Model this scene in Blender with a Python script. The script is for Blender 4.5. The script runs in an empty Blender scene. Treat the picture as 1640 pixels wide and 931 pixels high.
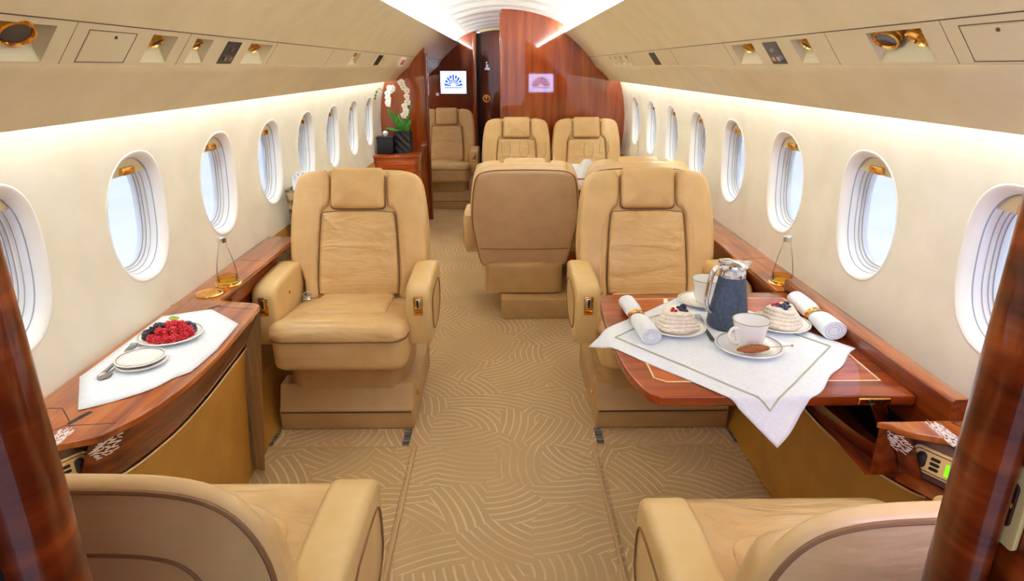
import bpy, bmesh, math, random
from mathutils import Vector, Matrix
random.seed(7)
PI = math.pi
S = bpy.context.scene
COL = S.collection

# ------------------------------------------------------------------ camera
EYE = 1.45
PITCH = math.radians(19.31)
YAW = math.radians(0.79)
cam = bpy.data.objects.new('camera', bpy.data.cameras.new('camera'))
COL.objects.link(cam)
fw = Vector((math.sin(YAW)*math.cos(PITCH), math.cos(YAW)*math.cos(PITCH), -math.sin(PITCH)))
rt = Vector((math.cos(YAW), -math.sin(YAW), 0))
up = rt.cross(fw)
M = Matrix((rt, up, -fw)).transposed().to_4x4()
M.translation = (0, 0, EYE)
cam.matrix_world = M
cam.data.sensor_fit = 'HORIZONTAL'
cam.data.sensor_width = 36
cam.data.lens = 1026.0*36/1640
cam.data.clip_start = 0.02
S.camera = cam

# ------------------------------------------------------------------ light and exposure
S.view_settings.view_transform = 'Standard'
S.view_settings.look = 'None'
S.view_settings.gamma = 1
S.view_settings.use_curve_mapping = False
S.view_settings.exposure = 0.95
S.cycles.max_bounces = 12
S.cycles.diffuse_bounces = 6
S.cycles.transparent_max_bounces = 16
S.cycles.sample_clamp_indirect = 6
S.cycles.caustics_reflective = False
S.cycles.caustics_refractive = False
SKY_STRENGTH = .64
COVE_TOP = 26.0        # light strip above the upper side panels
COVE_SIDE = 9.5       # light strip behind the valances
SCREEN = 5.5

def lin(c):
    return tuple(((v/255)/12.92 if v/255 <= .04045 else ((v/255+.055)/1.055)**2.4) for v in c) + (1,)

w = bpy.data.worlds.new('sky'); S.world = w; w.use_nodes = True
nt = w.node_tree; nt.nodes.clear()
def N(t, kind, **kw):
    n = t.nodes.new(kind)
    for k, v in kw.items(): setattr(n, k, v)
    return n
tc = N(nt, 'ShaderNodeTexCoord'); sx = N(nt, 'ShaderNodeSeparateXYZ'); nz = N(nt, 'ShaderNodeTexNoise')
mp = N(nt, 'ShaderNodeMapping'); mp.inputs['Scale'].default_value = (3, 3, 11)
ad = N(nt, 'ShaderNodeMath', operation='MULTIPLY_ADD'); ad.inputs[1].default_value = .22; 
cr = N(nt, 'ShaderNodeValToRGB'); bg = N(nt, 'ShaderNodeBackground'); wo = N(nt, 'ShaderNodeOutputWorld')
nt.links.new(tc.outputs['Generated'], mp.inputs[0]); nt.links.new(mp.outputs[0], nz.inputs['Vector'])
nt.links.new(tc.outputs['Generated'], sx.inputs[0])
nt.links.new(nz.outputs['Fac'], ad.inputs[0]); nt.links.new(sx.outputs['Z'], ad.inputs[2])
mr = N(nt, 'ShaderNodeMapRange'); mr.inputs[1].default_value = -.6; mr.inputs[2].default_value = .8
nt.links.new(ad.outputs[0], mr.inputs[0]); nt.links.new(mr.outputs[0], cr.inputs[0])
e = cr.color_ramp.elements
e[0].position = 0; e[0].color = (.62, .70, .90, 1)
e[1].position = 1; e[1].color = (.66, .77, 1, 1)
for p, c in ((.22, (.58, .67, .90, 1)), (.30, (.85, .90, 1, 1)), (.42, (.70, .78, .95, 1)), (.50, (.86, .91, 1, 1)), (.6, (.78, .85, 1, 1))):
    x = e.new(p); x.color = c
nt.links.new(cr.outputs[0], bg.inputs[0]); bg.inputs[1].default_value = SKY_STRENGTH
nt.links.new(bg.outputs[0], wo.inputs[0])

# ------------------------------------------------------------------ materials
def mat(name, col, rough=.5, metal=0, coat=0, spec=.5, emit=None, emit_s=0, trans=0, ior=1.45):
    m = bpy.data.materials.new(name); m.use_nodes = True
    b = m.node_tree.nodes['Principled BSDF']
    b.inputs['Base Color'].default_value = lin(col)
    b.inputs['Roughness'].default_value = rough
    b.inputs['Metallic'].default_value = metal
    b.inputs['Coat Weight'].default_value = coat
    b.inputs['Coat Roughness'].default_value = .03
    b.inputs['Specular IOR Level'].default_value = spec
    b.inputs['IOR'].default_value = ior
    if trans: b.inputs['Transmission Weight'].default_value = trans
    if emit:
        b.inputs['Emission Color'].default_value = lin(emit); b.inputs['Emission Strength'].default_value = emit_s
    return m

def noisy(m, c1, c2, scale=(4, 4, 4), nscale=4, detail=3, bump=0, bscale=200, p0=.35, p1=.65, coords='Object'):
    t = m.node_tree; b = t.nodes['Principled BSDF']
    tc = N(t, 'ShaderNodeTexCoord'); mp = N(t, 'ShaderNodeMapping'); mp.inputs['Scale'].default_value = scale
    nz = N(t, 'ShaderNodeTexNoise'); nz.inputs['Scale'].default_value = nscale; nz.inputs['Detail'].default_value = detail
    cr = N(t, 'ShaderNodeValToRGB'); cr.color_ramp.elements[0].position = p0; cr.color_ramp.elements[1].position = p1
    cr.color_ramp.elements[0].color = lin(c1); cr.color_ramp.elements[1].color = lin(c2)
    t.links.new(tc.outputs[coords], mp.inputs[0]); t.links.new(mp.outputs[0], nz.inputs['Vector'])
    t.links.new(nz.outputs['Fac'], cr.inputs[0]); t.links.new(cr.outputs[0], b.inputs['Base Color'])
    if bump:
        n2 = N(t, 'ShaderNodeTexNoise'); n2.inputs['Scale'].default_value = bscale; n2.inputs['Detail'].default_value = 2
        bp = N(t, 'ShaderNodeBump'); bp.inputs['Strength'].default_value = bump; bp.inputs['Distance'].default_value = .002
        t.links.new(tc.outputs[coords], n2.inputs['Vector']); t.links.new(n2.outputs['Fac'], bp.inputs['Height'])
        t.links.new(bp.outputs[0], b.inputs['Normal'])
    return m

def leather(name, c1, c2, crease=(3, 14), strength=.35, rough=.3):
    """soft hide: fine grain plus broad creases stretched across the width"""
    m = mat(name, c1, rough, spec=.45)
    noisy(m, c1, c2, nscale=3)
    t = m.node_tree; b = t.nodes['Principled BSDF']
    tc = N(t, 'ShaderNodeTexCoord'); mp = N(t, 'ShaderNodeMapping'); mp.inputs['Scale'].default_value = (crease[0], crease[1], crease[1])
    n1 = N(t, 'ShaderNodeTexNoise'); n1.inputs['Scale'].default_value = 1; n1.inputs['Detail'].default_value = 3; n1.inputs['Distortion'].default_value = .8
    n2 = N(t, 'ShaderNodeTexNoise'); n2.inputs['Scale'].default_value = 260
    b1 = N(t, 'ShaderNodeBump'); b1.inputs['Strength'].default_value = strength; b1.inputs['Distance'].default_value = .03
    b2 = N(t, 'ShaderNodeBump'); b2.inputs['Strength'].default_value = .12; b2.inputs['Distance'].default_value = .001
    L = t.links.new
    L(tc.outputs['Object'], mp.inputs[0]); L(mp.outputs[0], n1.inputs['Vector']); L(tc.outputs['Object'], n2.inputs['Vector'])
    L(n1.outputs['Fac'], b1.inputs['Height']); L(n2.outputs['Fac'], b2.inputs['Height']); L(b1.outputs[0], b2.inputs['Normal']); L(b2.outputs[0], b.inputs['Normal'])
    return m

def wood(name, c1, c2, c3, scale=(30, 1.5, 30), rough=.3, coat=1.0, figure=5, cior=1.5):
    """varnished veneer: long grain lines plus slow cross figure"""
    m = mat(name, c1, rough, coat=coat)
    t = m.node_tree; b = t.nodes['Principled BSDF']; b.inputs['Coat IOR'].default_value = cior; b.inputs['Specular IOR Level'].default_value = .12
    tc = N(t, 'ShaderNodeTexCoord'); mp = N(t, 'ShaderNodeMapping'); mp.inputs['Scale'].default_value = scale
    nz = N(t, 'ShaderNodeTexNoise'); nz.inputs['Scale'].default_value = 1; nz.inputs['Detail'].default_value = 6; nz.inputs['Distortion'].default_value = .6
    cr = N(t, 'ShaderNodeValToRGB'); cr.color_ramp.elements[0].position = .32; cr.color_ramp.elements[1].position = .68
    cr.color_ramp.elements[0].color = lin(c1); cr.color_ramp.elements[1].color = lin(c3)
    x = cr.color_ramp.elements.new(.5); x.color = lin(c2)
    n2 = N(t, 'ShaderNodeTexNoise'); n2.inputs['Scale'].default_value = figure; n2.inputs['Detail'].default_value = 2
    mx = N(t, 'ShaderNodeMix', data_type='RGBA', blend_type='MULTIPLY'); mx.inputs[0].default_value = .55
    c4 = N(t, 'ShaderNodeValToRGB'); c4.color_ramp.elements[0].color = (.62, .55, .5, 1); c4.color_ramp.elements[1].color = (1.1, 1.08, 1.05, 1)
    c4.color_ramp.elements[0].position = .3; c4.color_ramp.elements[1].position = .7
    L = t.links.new
    L(tc.outputs['Object'], mp.inputs[0]); L(mp.outputs[0], nz.inputs['Vector']); L(nz.outputs['Fac'], cr.inputs[0])
    L(tc.outputs['Object'], n2.inputs['Vector']); L(n2.outputs['Fac'], c4.inputs[0])
    L(cr.outputs[0], mx.inputs[6]); L(c4.outputs[0], mx.inputs[7]); L(mx.outputs[2], b.inputs['Base Color'])
    return m

def carpet(name, base, line, seed=0.0):
    """cut pile carved with patches of curved parallel lines"""
    m = mat(name, base, .95, spec=.1)
    t = m.node_tree; b = t.nodes['Principled BSDF']; L = t.links.new
    def math_(op, a=None, c=None, v=None):
        n = N(t, 'ShaderNodeMath', operation=op)
        if a is not None: L(a, n.inputs[0])
        if c is not None: L(c, n.inputs[1])
        if v is not None: n.inputs[1].default_value = v
        return n.outputs[0]
    tc = N(t, 'ShaderNodeTexCoord'); mp = N(t, 'ShaderNodeMapping'); mp.inputs['Location'].default_value = (seed, seed*1.7, 0)
    L(tc.outputs['Object'], mp.inputs[0])
    nz = N(t, 'ShaderNodeTexNoise'); nz.inputs['Scale'].default_value = 5; nz.inputs['Detail'].default_value = 1
    L(mp.outputs[0], nz.inputs['Vector'])
    sc = N(t, 'ShaderNodeVectorMath', operation='MULTIPLY_ADD'); sc.inputs[1].default_value = (.1, .1, 0)
    L(nz.outputs['Color'], sc.inputs[0]); L(mp.outputs[0], sc.inputs[2])
    fl = N(t, 'ShaderNodeVectorMath', operation='MULTIPLY'); fl.inputs[1].default_value = (1, 1, 0); L(sc.outputs[0], fl.inputs[0])
    mp2 = N(t, 'ShaderNodeVectorMath', operation='MULTIPLY'); mp2.inputs[1].default_value = (1, 1, 0); L(mp.outputs[0], mp2.inputs[0])
    vo = N(t, 'ShaderNodeTexVoronoi'); vo.inputs['Scale'].default_value = 5.2; L(fl.outputs[0], vo.inputs['Vector'])
    se = N(t, 'ShaderNodeSeparateColor'); L(vo.outputs['Color'], se.inputs[0])
    ang = math_('MULTIPLY', se.outputs[0], v=2*PI)
    rad = math_('MULTIPLY_ADD', se.outputs[1], v=.5); t.nodes[-1].inputs[2].default_value = .22
    cx = math_('MULTIPLY', math_('COSINE', ang), rad); cy = math_('MULTIPLY', math_('SINE', ang), rad)
    cb = N(t, 'ShaderNodeCombineXYZ'); L(cx, cb.inputs[0]); L(cy, cb.inputs[1])
    ps = N(t, 'ShaderNodeVectorMath', operation='ADD'); L(vo.outputs['Position'], ps.inputs[0]); L(cb.outputs[0], ps.inputs[1])
    di = N(t, 'ShaderNodeVectorMath', operation='DISTANCE'); L(mp2.outputs[0], di.inputs[0]); L(ps.outputs[0], di.inputs[1])
    wv = math_('SINE', math_('MULTIPLY', di.outputs['Value'], v=2*PI/.031))
    mr = N(t, 'ShaderNodeMapRange', interpolation_type='SMOOTHSTEP'); mr.inputs[1].default_value = .35; mr.inputs[2].default_value = .95; L(wv, mr.inputs[0])
    fade = N(t, 'ShaderNodeTexNoise'); fade.inputs['Scale'].default_value = 2.6; L(mp.outputs[0], fade.inputs['Vector'])
    fr = N(t, 'ShaderNodeMapRange'); fr.inputs[1].default_value = .38; fr.inputs[2].default_value = .55; fr.inputs[3].default_value = .25; L(fade.outputs['Fac'], fr.inputs[0])
    f2 = math_('MULTIPLY', mr.outputs[0], fr.outputs[0])
    mx = N(t, 'ShaderNodeMix', data_type='RGBA'); mx.inputs[6].default_value = lin(base); mx.inputs[7].default_value = lin(line); L(f2, mx.inputs[0])
    pile = N(t, 'ShaderNodeTexNoise'); pile.inputs['Scale'].default_value = 420; L(tc.outputs['Object'], pile.inputs['Vector'])
    mm = N(t, 'ShaderNodeMix', data_type='RGBA', blend_type='MULTIPLY'); mm.inputs[0].default_value = .5
    pr = N(t, 'ShaderNodeMapRange'); pr.inputs[1].default_value = .3; pr.inputs[2].default_value = .7; pr.inputs[3].default_value = .72; pr.inputs[4].default_value = 1.15; L(pile.outputs['Fac'], pr.inputs[0])
    L(mx.outputs[2], mm.inputs[6]); L(pr.outputs[0], mm.inputs[7]); L(mm.outputs[2], b.inputs['Base Color'])
    bp = N(t, 'ShaderNodeBump'); bp.inputs['Strength'].default_value = .5; bp.inputs['Distance'].default_value = .004
    L(f2, bp.inputs['Height']); L(bp.outputs[0], b.inputs['Normal'])
    return m

def thin_glass(name, tint=(1, 1, 1), gloss=.04):
    m = bpy.data.materials.new(name); m.use_nodes = True; t = m.node_tree; t.nodes.clear()
    o = N(t, 'ShaderNodeOutputMaterial'); tr = N(t, 'ShaderNodeBsdfTransparent'); gl = N(t, 'ShaderNodeBsdfGlossy')
    tr.inputs[0].default_value = (*tint, 1); gl.inputs['Roughness'].default_value = .02
    lw = N(t, 'ShaderNodeLayerWeight'); lw.inputs['Blend'].default_value = gloss; mx = N(t, 'ShaderNodeMixShader')
    t.links.new(lw.outputs['Fresnel'], mx.inputs[0]); t.links.new(tr.outputs[0], mx.inputs[1]); t.links.new(gl.outputs[0], mx.inputs[2]); t.links.new(mx.outputs[0], o.inputs[0])
    return m

MT = {}
MT['wall'] = noisy(mat('cream_wall_lining', (234, 227, 206), .55, spec=.3), (231, 223, 201), (238, 232, 213), nscale=1.5)
MT['ceiling'] = mat('white_ceiling', (240, 240, 238), .45, spec=.4)
MT['panel'] = noisy(mat('beige_side_panel', (222, 206, 166), .45, spec=.35), (219, 203, 162), (225, 210, 170), nscale=2)
MT['psu'] = mat('beige_service_panel', (217, 202, 164), .45, spec=.35)
MT['recess'] = mat('recess_cream', (222, 208, 168), .5)
MT['seam'] = mat('dark_seam', (92, 74, 52), .8)
MT['white'] = mat('white_plastic', (244, 244, 244), .35)
MT['bezel'] = mat('white_window_bezel', (246, 244, 238), .4)
MT['seal'] = mat('grey_window_seal', (164, 168, 176), .6)
MT['glass'] = thin_glass('window_glass', (.97, .985, 1))
MT['gold'] = noisy(mat('polished_gold', (225, 165, 75), .18, 1), (214, 150, 62), (240, 190, 105), nscale=20)
MT['chrome'] = mat('chrome', (225, 226, 230), .12, 1)
MT['silver'] = mat('silver_cutlery', (170, 170, 172), .25, 1)
MT['black'] = mat('black_plastic', (22, 22, 24), .35)
MT['dark'] = mat('dark_display', (52, 50, 54), .25)
MT['leather'] = leather('tan_leather', (212, 174, 118), (219, 183, 129), (3, 8), .3)
MT['leather_soft'] = leather('soft_tan_leather', (212, 174, 118), (220, 184, 130), (4, 13), .55)
MT['leather_cool_lit'] = leather('tan_leather_cool_lit', (210, 176, 136), (217, 184, 145), (2, 4), .2)  # pinker, paler leather: cool light on the rear shells put into the colour
MT['arm'] = leather('tan_armrest_leather', (216, 181, 120), (222, 189, 131), (2, 3), .1, .34)
MT['piping'] = mat('brown_piping', (134, 95, 56), .5)
MT['pedestal'] = noisy(mat('pedestal_vinyl', (190, 154, 100), .42), (187, 151, 97), (194, 158, 105), nscale=3)
MT['lower'] = noisy(mat('mustard_side_panel', (188, 136, 54), .4), (182, 130, 49), (194, 142, 60), nscale=2)
MT['ledge'] = wood('ledge_veneer', (122, 56, 16), (164, 84, 28), (188, 110, 48), (26, 2.2, 26))
MT['fascia'] = wood('fascia_veneer', (78, 26, 8), (116, 46, 14), (142, 66, 24), (30, 2.5, 30))
MT['bulk'] = wood('bulkhead_veneer', (120, 44, 8), (144, 60, 14), (162, 78, 26), (16, 16, .9), figure=2, cior=1.75)
MT['bulk_dark'] = wood('dark_bulkhead_veneer', (98, 32, 8), (118, 44, 14), (132, 56, 22), (16, 16, .9), figure=2, cior=1.6)
MT['post'] = wood('door_post_veneer', (70, 22, 8), (112, 42, 14), (150, 66, 24), (7, 7, 26), figure=9, coat=.7)
MT['table'] = wood('table_veneer', (138, 50, 8), (170, 72, 16), (192, 94, 28), (3, 26, 26))
MT['table_edge'] = wood('table_edge_veneer', (112, 38, 8), (144, 56, 14), (166, 74, 24), (3, 26, 26))
MT['inlay'] = mat('pale_inlay', (240, 214, 158), .25, coat=1)
MT['groove'] = mat('dark_groove', (58, 24, 12), .6)
MT['carpet'] = carpet('carved_carpet', (196, 165, 120), (222, 196, 152))
MT['carpet2'] = carpet('carved_carpet_panel', (190, 159, 112), (218, 190, 145), 3.3)
MT['edge'] = mat('carpet_edge', (196, 160, 112), .9)
MT['linen'] = noisy(mat('white_linen', (246, 246, 248), .85, spec=.1), (238, 242, 248), (244, 248, 253), nscale=30, bump=.08, bscale=300)
MT['fold'] = mat('linen_fold_shade', (206, 206, 212), .9)  # greyed linen: shade between the rolled layers put into the colour
MT['hem'] = mat('sage_hem_stitch', (186, 188, 164), .8)
MT['china'] = mat('white_china', (248, 246, 242), .15, coat=.6)
MT['china_rim'] = mat('gilt_rim', (150, 140, 112), .3, .4)
MT['dark_rim'] = mat('dark_china_rim', (96, 98, 106), .3)
MT['meringue'] = noisy(mat('meringue', (244, 232, 214), .7), (238, 222, 200), (250, 240, 226), nscale=25, bump=.5, bscale=60)
MT['raspberry'] = noisy(mat('raspberry', (206, 34, 46), .3), (186, 22, 34), (224, 58, 66), nscale=30)
MT['currant'] = mat('redcurrant', (200, 20, 34), .12, coat=.6)
MT['blackberry'] = mat('blackberry', (34, 32, 44), .3, coat=.4)
MT['blueberry'] = noisy(mat('blueberry', (50, 58, 84), .5), (40, 46, 70), (74, 84, 112), nscale=30)
MT['leaf'] = noisy(mat('orchid_leaf', (44, 118, 36), .3, coat=.3), (34, 102, 28), (72, 150, 52), nscale=8)
MT['lime'] = mat('green_leaf', (150, 178, 48), .5)
MT['stem'] = mat('green_stem', (96, 120, 52), .5)
MT['petal'] = mat('white_petal', (250, 248, 240), .5)
MT['petal_core'] = mat('yellow_lip', (226, 170, 50), .5)
MT['pot'] = mat('black_pot', (30, 30, 33), .45)
MT['thermos'] = noisy(mat('slate_blue_thermos_leather', (70, 82, 104), .5), (62, 74, 96), (80, 92, 114), nscale=20, bump=.6, bscale=70)
MT['sugar'] = noisy(mat('brown_sugar', (150, 82, 30), .3), (120, 58, 16), (190, 116, 52), nscale=160, bump=.8, bscale=300)
MT['stick'] = mat('wood_stick', (214, 178, 120), .6)
MT['bottle'] = thin_glass('clear_bottle_glass', (.975, .985, .98), .055)
MT['drink'] = thin_glass('amber_drink', (.93, .70, .22), .12)
MT['wine_glass'] = thin_glass('clear_glass', (.98, .985, .985), .05)
MT['paper'] = noisy(mat('newsprint', (225, 225, 232), .8), (120, 96, 110), (236, 236, 240), (40, 40, 8), 1, p0=.3, p1=.5)
MT['rack'] = noisy(mat('woven_rack', (150, 126, 88), .7), (70, 52, 36), (196, 172, 128), (1, 1, 1), 26, p0=.4, p1=.6)
MT['lcd'] = mat('green_lcd', (120, 220, 20), .3, emit=(120, 225, 20), emit_s=.6)
MT['ctrl'] = mat('cream_control_plate', (238, 212, 150), .35)
MT['ctrl_frame'] = mat('smoky_frame', (98, 72, 66), .25, coat=.6)
MT['white_marks'] = mat('white_marks', (236, 226, 222), .5)
MT['red_ink'] = mat('red_ink', (205, 40, 40), .5)
MT['logo'] = mat('blue_logo', (38, 76, 200), .4, emit=(38, 84, 215), emit_s=.8)
MT['screen'] = mat('lit_screen', (225, 235, 255), .3, emit=(222, 234, 255), emit_s=1.1)
MT['screen_front'] = mat('bright_screen', (200, 205, 255), .3, emit=(196, 200, 255), emit_s=SCREEN)
MT['logo_front'] = mat('purple_logo', (120, 30, 120), .4, emit=(130, 30, 120), emit_s=3)
MT['screen_bezel'] = mat('screen_bezel', (52, 44, 100), .3)
MT['strip'] = mat('light_strip', (255, 255, 255), .5, emit=(236, 245, 255), emit_s=COVE_TOP)
MT['strip_side'] = mat('side_light_strip', (255, 255, 255), .5, emit=(238, 246, 255), emit_s=COVE_SIDE)
MT['lens'] = mat('lamp_lens', (70, 66, 64), .1, coat=1)
MT['rail'] = noisy(mat('steel_rail', (96, 98, 100), .35, .6), (40, 42, 46), (170, 172, 174), (1, 60, 1), 1)
MT['post_gap'] = mat('gap_shade', (20, 12, 9), .7)  # near-black colour stands in for the shade inside the gaps

# ------------------------------------------------------------------ mesh helpers
class MB:
    """collects shapes into one mesh"""
    def __init__(s): s.v = []; s.f = []
    def add(s, vs, fs):
        o = len(s.v); s.v += [tuple(p) for p in vs]; s.f += [tuple(i+o for i in f) for f in fs]; return s
    def quad(s, a, b, c, d): return s.add([a, b, c, d], [(0, 1, 2, 3)])
    def box(s, x0, x1, y0, y1, z0, z1):
        return s.add([(x0, y0, z0), (x1, y0, z0), (x1, y1, z0), (x0, y1, z0), (x0, y0, z1), (x1, y0, z1), (x1, y1, z1), (x0, y1, z1)],
                     [(3, 2, 1, 0), (4, 5, 6, 7), (0, 1, 5, 4), (1, 2, 6, 5), (2, 3, 7, 6), (3, 0, 4, 7)])
    def rings(s, rings, close=True, cap0=True, cap1=True):
        n = len(rings[0]); vs = [p for r in rings for p in r]; fs = []
        for k in range(len(rings)-1):
            for i in range(n if close else n-1):
                j = (i+1) % n; fs.append((k*n+i, k*n+j, (k+1)*n+j, (k+1)*n+i))
        if close and cap0: fs.append(tuple(range(n-1, -1, -1)))
        if close and cap1: fs.append(tuple((len(rings)-1)*n+i for i in range(n)))
        return s.add(vs, fs)
    def prism(s, poly, a, b, fn):
        """polygon (p,q) swept from a to b; fn(p,q,t) -> xyz"""
        return s.rings([[fn(p, q, a) for p, q in poly], [fn(p, q, b) for p, q in poly]])
    def lathe(s, prof, c=(0, 0, 0), n=28, sx=1, sy=1, cap=True):
        """profile of (r,z) turned about z"""
        rs = [[(c[0]+max(r, 1e-5)*math.cos(2*PI*i/n)*sx, c[1]+max(r, 1e-5)*math.sin(2*PI*i/n)*sy, c[2]+z) for i in range(n)] for r, z in prof]
        return s.rings(rs, True, prof[0][0] > 1e-4 and cap, prof[-1][0] > 1e-4 and cap)
    def tube(s, pts, r, n=8, closed=False):
        pts = [Vector(p) for p in pts]; rr = r if isinstance(r, (list, tuple)) else [r]*len(pts); rs = []
        up0 = None
        for i, p in enumerate(pts):
            if closed: d = pts[(i+1) % len(pts)]-pts[i-1]
            else: d = pts[min(i+1, len(pts)-1)]-pts[max(i-1, 0)]
            d.normalize()
            if up0 is None: up0 = Vector((0, 0, 1)) if abs(d.z) < .9 else Vector((1, 0, 0))
            a = d.cross(up0)
            if a.length < 1e-4: a = d.cross(Vector((1, 0, 0)))
            a.normalize(); b = a.cross(d).normalized(); up0 = b
            rs.append([tuple(p+a*math.cos(2*PI*k/n)*rr[i]+b*math.sin(2*PI*k/n)*rr[i]) for k in range(n)])
        if closed: rs.append(rs[0]); return s.rings(rs, True, False, False)
        return s.rings(rs)
    def sphere(s, c, r, n=12, m=8, sx=1, sy=1, sz=1):
        return s.lathe([(r*math.sin(PI*k/m), -r*math.cos(PI*k/m)*sz) for k in range(m+1)], c, n, sx, sy)
    def pad(s, poly, w0, w1, r0, r1, b0, b1, fn, k=5):
        """outline (u,v) made into a rounded cushion from w0 (front) to w1 (back); fn(u,v,w) -> xyz"""
        n = len(poly); P = [Vector(p) for p in poly]
        area = sum(P[i].x*P[(i+1) % n].y-P[(i+1) % n].x*P[i].y for i in range(n))
        if area < 0: P.reverse()
        nr = []
        for i in range(n):
            d = (P[(i+1) % n]-P[i-1]); d.normalize(); nr.append(Vector((d.y, -d.x)))
        c = sum(P, Vector((0, 0)))/n
        def inset(t): return [P[i]-nr[i]*t for i in range(n)]
        rs = []
        def face(w, r, bul, sg):
            base = inset(r); out = []
            for sc in (.0, .25, .5, .72, .88, 1.0):
                out.append([fn(c.x+(q.x-c.x)*sc, c.y+(q.y-c.y)*sc, w-sg*bul*(1-sc*sc)) for q in base])
            return out
        rs += face(w0, r0, b0, 1)
        for i in range(1, k+1):
            a = PI/2*i/k; rs.append([fn(q.x, q.y, w0+r0*(1-math.cos(a))) for q in inset(r0*(1-math.sin(a)))])
        for i in range(0, k):
            a = PI/2*i/k; rs.append([fn(q.x, q.y, w1-r1*(1-math.sin(a))) for q in inset(r1*(1-math.cos(a)))])
        rs += list(reversed(face(w1, r1, b1, -1)))
        return s.rings(rs, True, False, False)
    def build(s, name, m, parent=None, smooth=None, angle=40, bevel=0):
        me = bpy.data.meshes.new(name); me.from_pydata(s.v, [], s.f)
        bm = bmesh.new(); bm.from_mesh(me)
        bmesh.ops.remove_doubles(bm, verts=bm.verts, dist=1e-5)
        bmesh.ops.dissolve_degenerate(bm, edges=bm.edges, dist=1e-6)
        bmesh.ops.recalc_face_normals(bm, faces=bm.faces)
        if bevel:
            ed = [e_ for e_ in bm.edges if len(e_.link_faces) == 2 and e_.calc_face_angle(0) > .6]
            bmesh.ops.bevel(bm, geom=ed, offset=bevel, segments=3, affect='EDGES', profile=.5, clamp_overlap=True)
        bm.to_mesh(me); bm.free()
        me.materials.append(MT[m] if isinstance(m, str) else m)
        if smooth is not False:
            for p in me.polygons: p.use_smooth = True
            me.set_sharp_from_angle(angle=math.radians(angle))
        o = bpy.data.objects.new(name, me); COL.objects.link(o)
        if parent is not None: o.parent = parent
        return o

def rrect(x0, x1, y0, y1, r, n=6):
    out = []
    for cx, cy, a0 in ((x1-r, y1-r, 0), (x0+r, y1-r, PI/2), (x0+r, y0+r, PI), (x1-r, y0+r, 3*PI/2)):
        for i in range(n+1):
            a = a0+PI/2*i/n; out.append((cx+r*math.cos(a), cy+r*math.sin(a)))
    return dense(out)
def dense(poly, step=.03):
    out = []
    n = len(poly)
    for i in range(n):
        a = poly[i]; b = poly[(i+1) % n]; L = math.dist(a, b); k = max(1, int(L/step))
        if L < 1e-6: continue
        for j in range(k): out.append((a[0]+(b[0]-a[0])*j/k, a[1]+(b[1]-a[1])*j/k))
    return out
def inset_poly(poly, t):
    n = len(poly); P = [Vector(q) for q in poly]
    if sum(P[i].x*P[(i+1) % n].y-P[(i+1) % n].x*P[i].y for i in range(n)) < 0: P.reverse()
    out = []
    for i in range(n):
        d = (P[(i+1) % n]-P[i-1]).normalized(); out.append((P[i].x-d.y*t, P[i].y+d.x*t))
    return out
def chaikin(poly, it=2, closed=True):
    for _ in range(it):
        out = []; n = len(poly)
        for i in range(n if closed else n-1):
            a = poly[i]; b = poly[(i+1) % n]
            out.append(tuple(x*.75+y*.25 for x, y in zip(a, b))); out.append(tuple(x*.25+y*.75 for x, y in zip(a, b)))
        if not closed: out = [poly[0]]+out+[poly[-1]]
        poly = out
    return poly

def tag(o, label, cat, group=None, kind=None):
    o['label'] = label; o['category'] = cat
    if group: o['group'] = group
    if kind: o['kind'] = kind
    return o
def thing(name, label, cat, loc=(0, 0, 0), rz=0, group=None):
    o = bpy.data.objects.new(name, None); COL.objects.link(o); o.location = loc; o.rotation_euler = (0, 0, rz)
    return tag(o, label, cat, group)
def struct(o, label=None, cat=None):
    o['kind'] = 'structure'
    if label: o['label'] = label; o['category'] = cat
    return o
KIDS = {}
def copy_tree(o, parent=None):
    c = o.copy(); COL.objects.link(c)
    if parent is not None: c.parent = parent
    for ch in list(o.children): copy_tree(ch, c)
    return c

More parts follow.
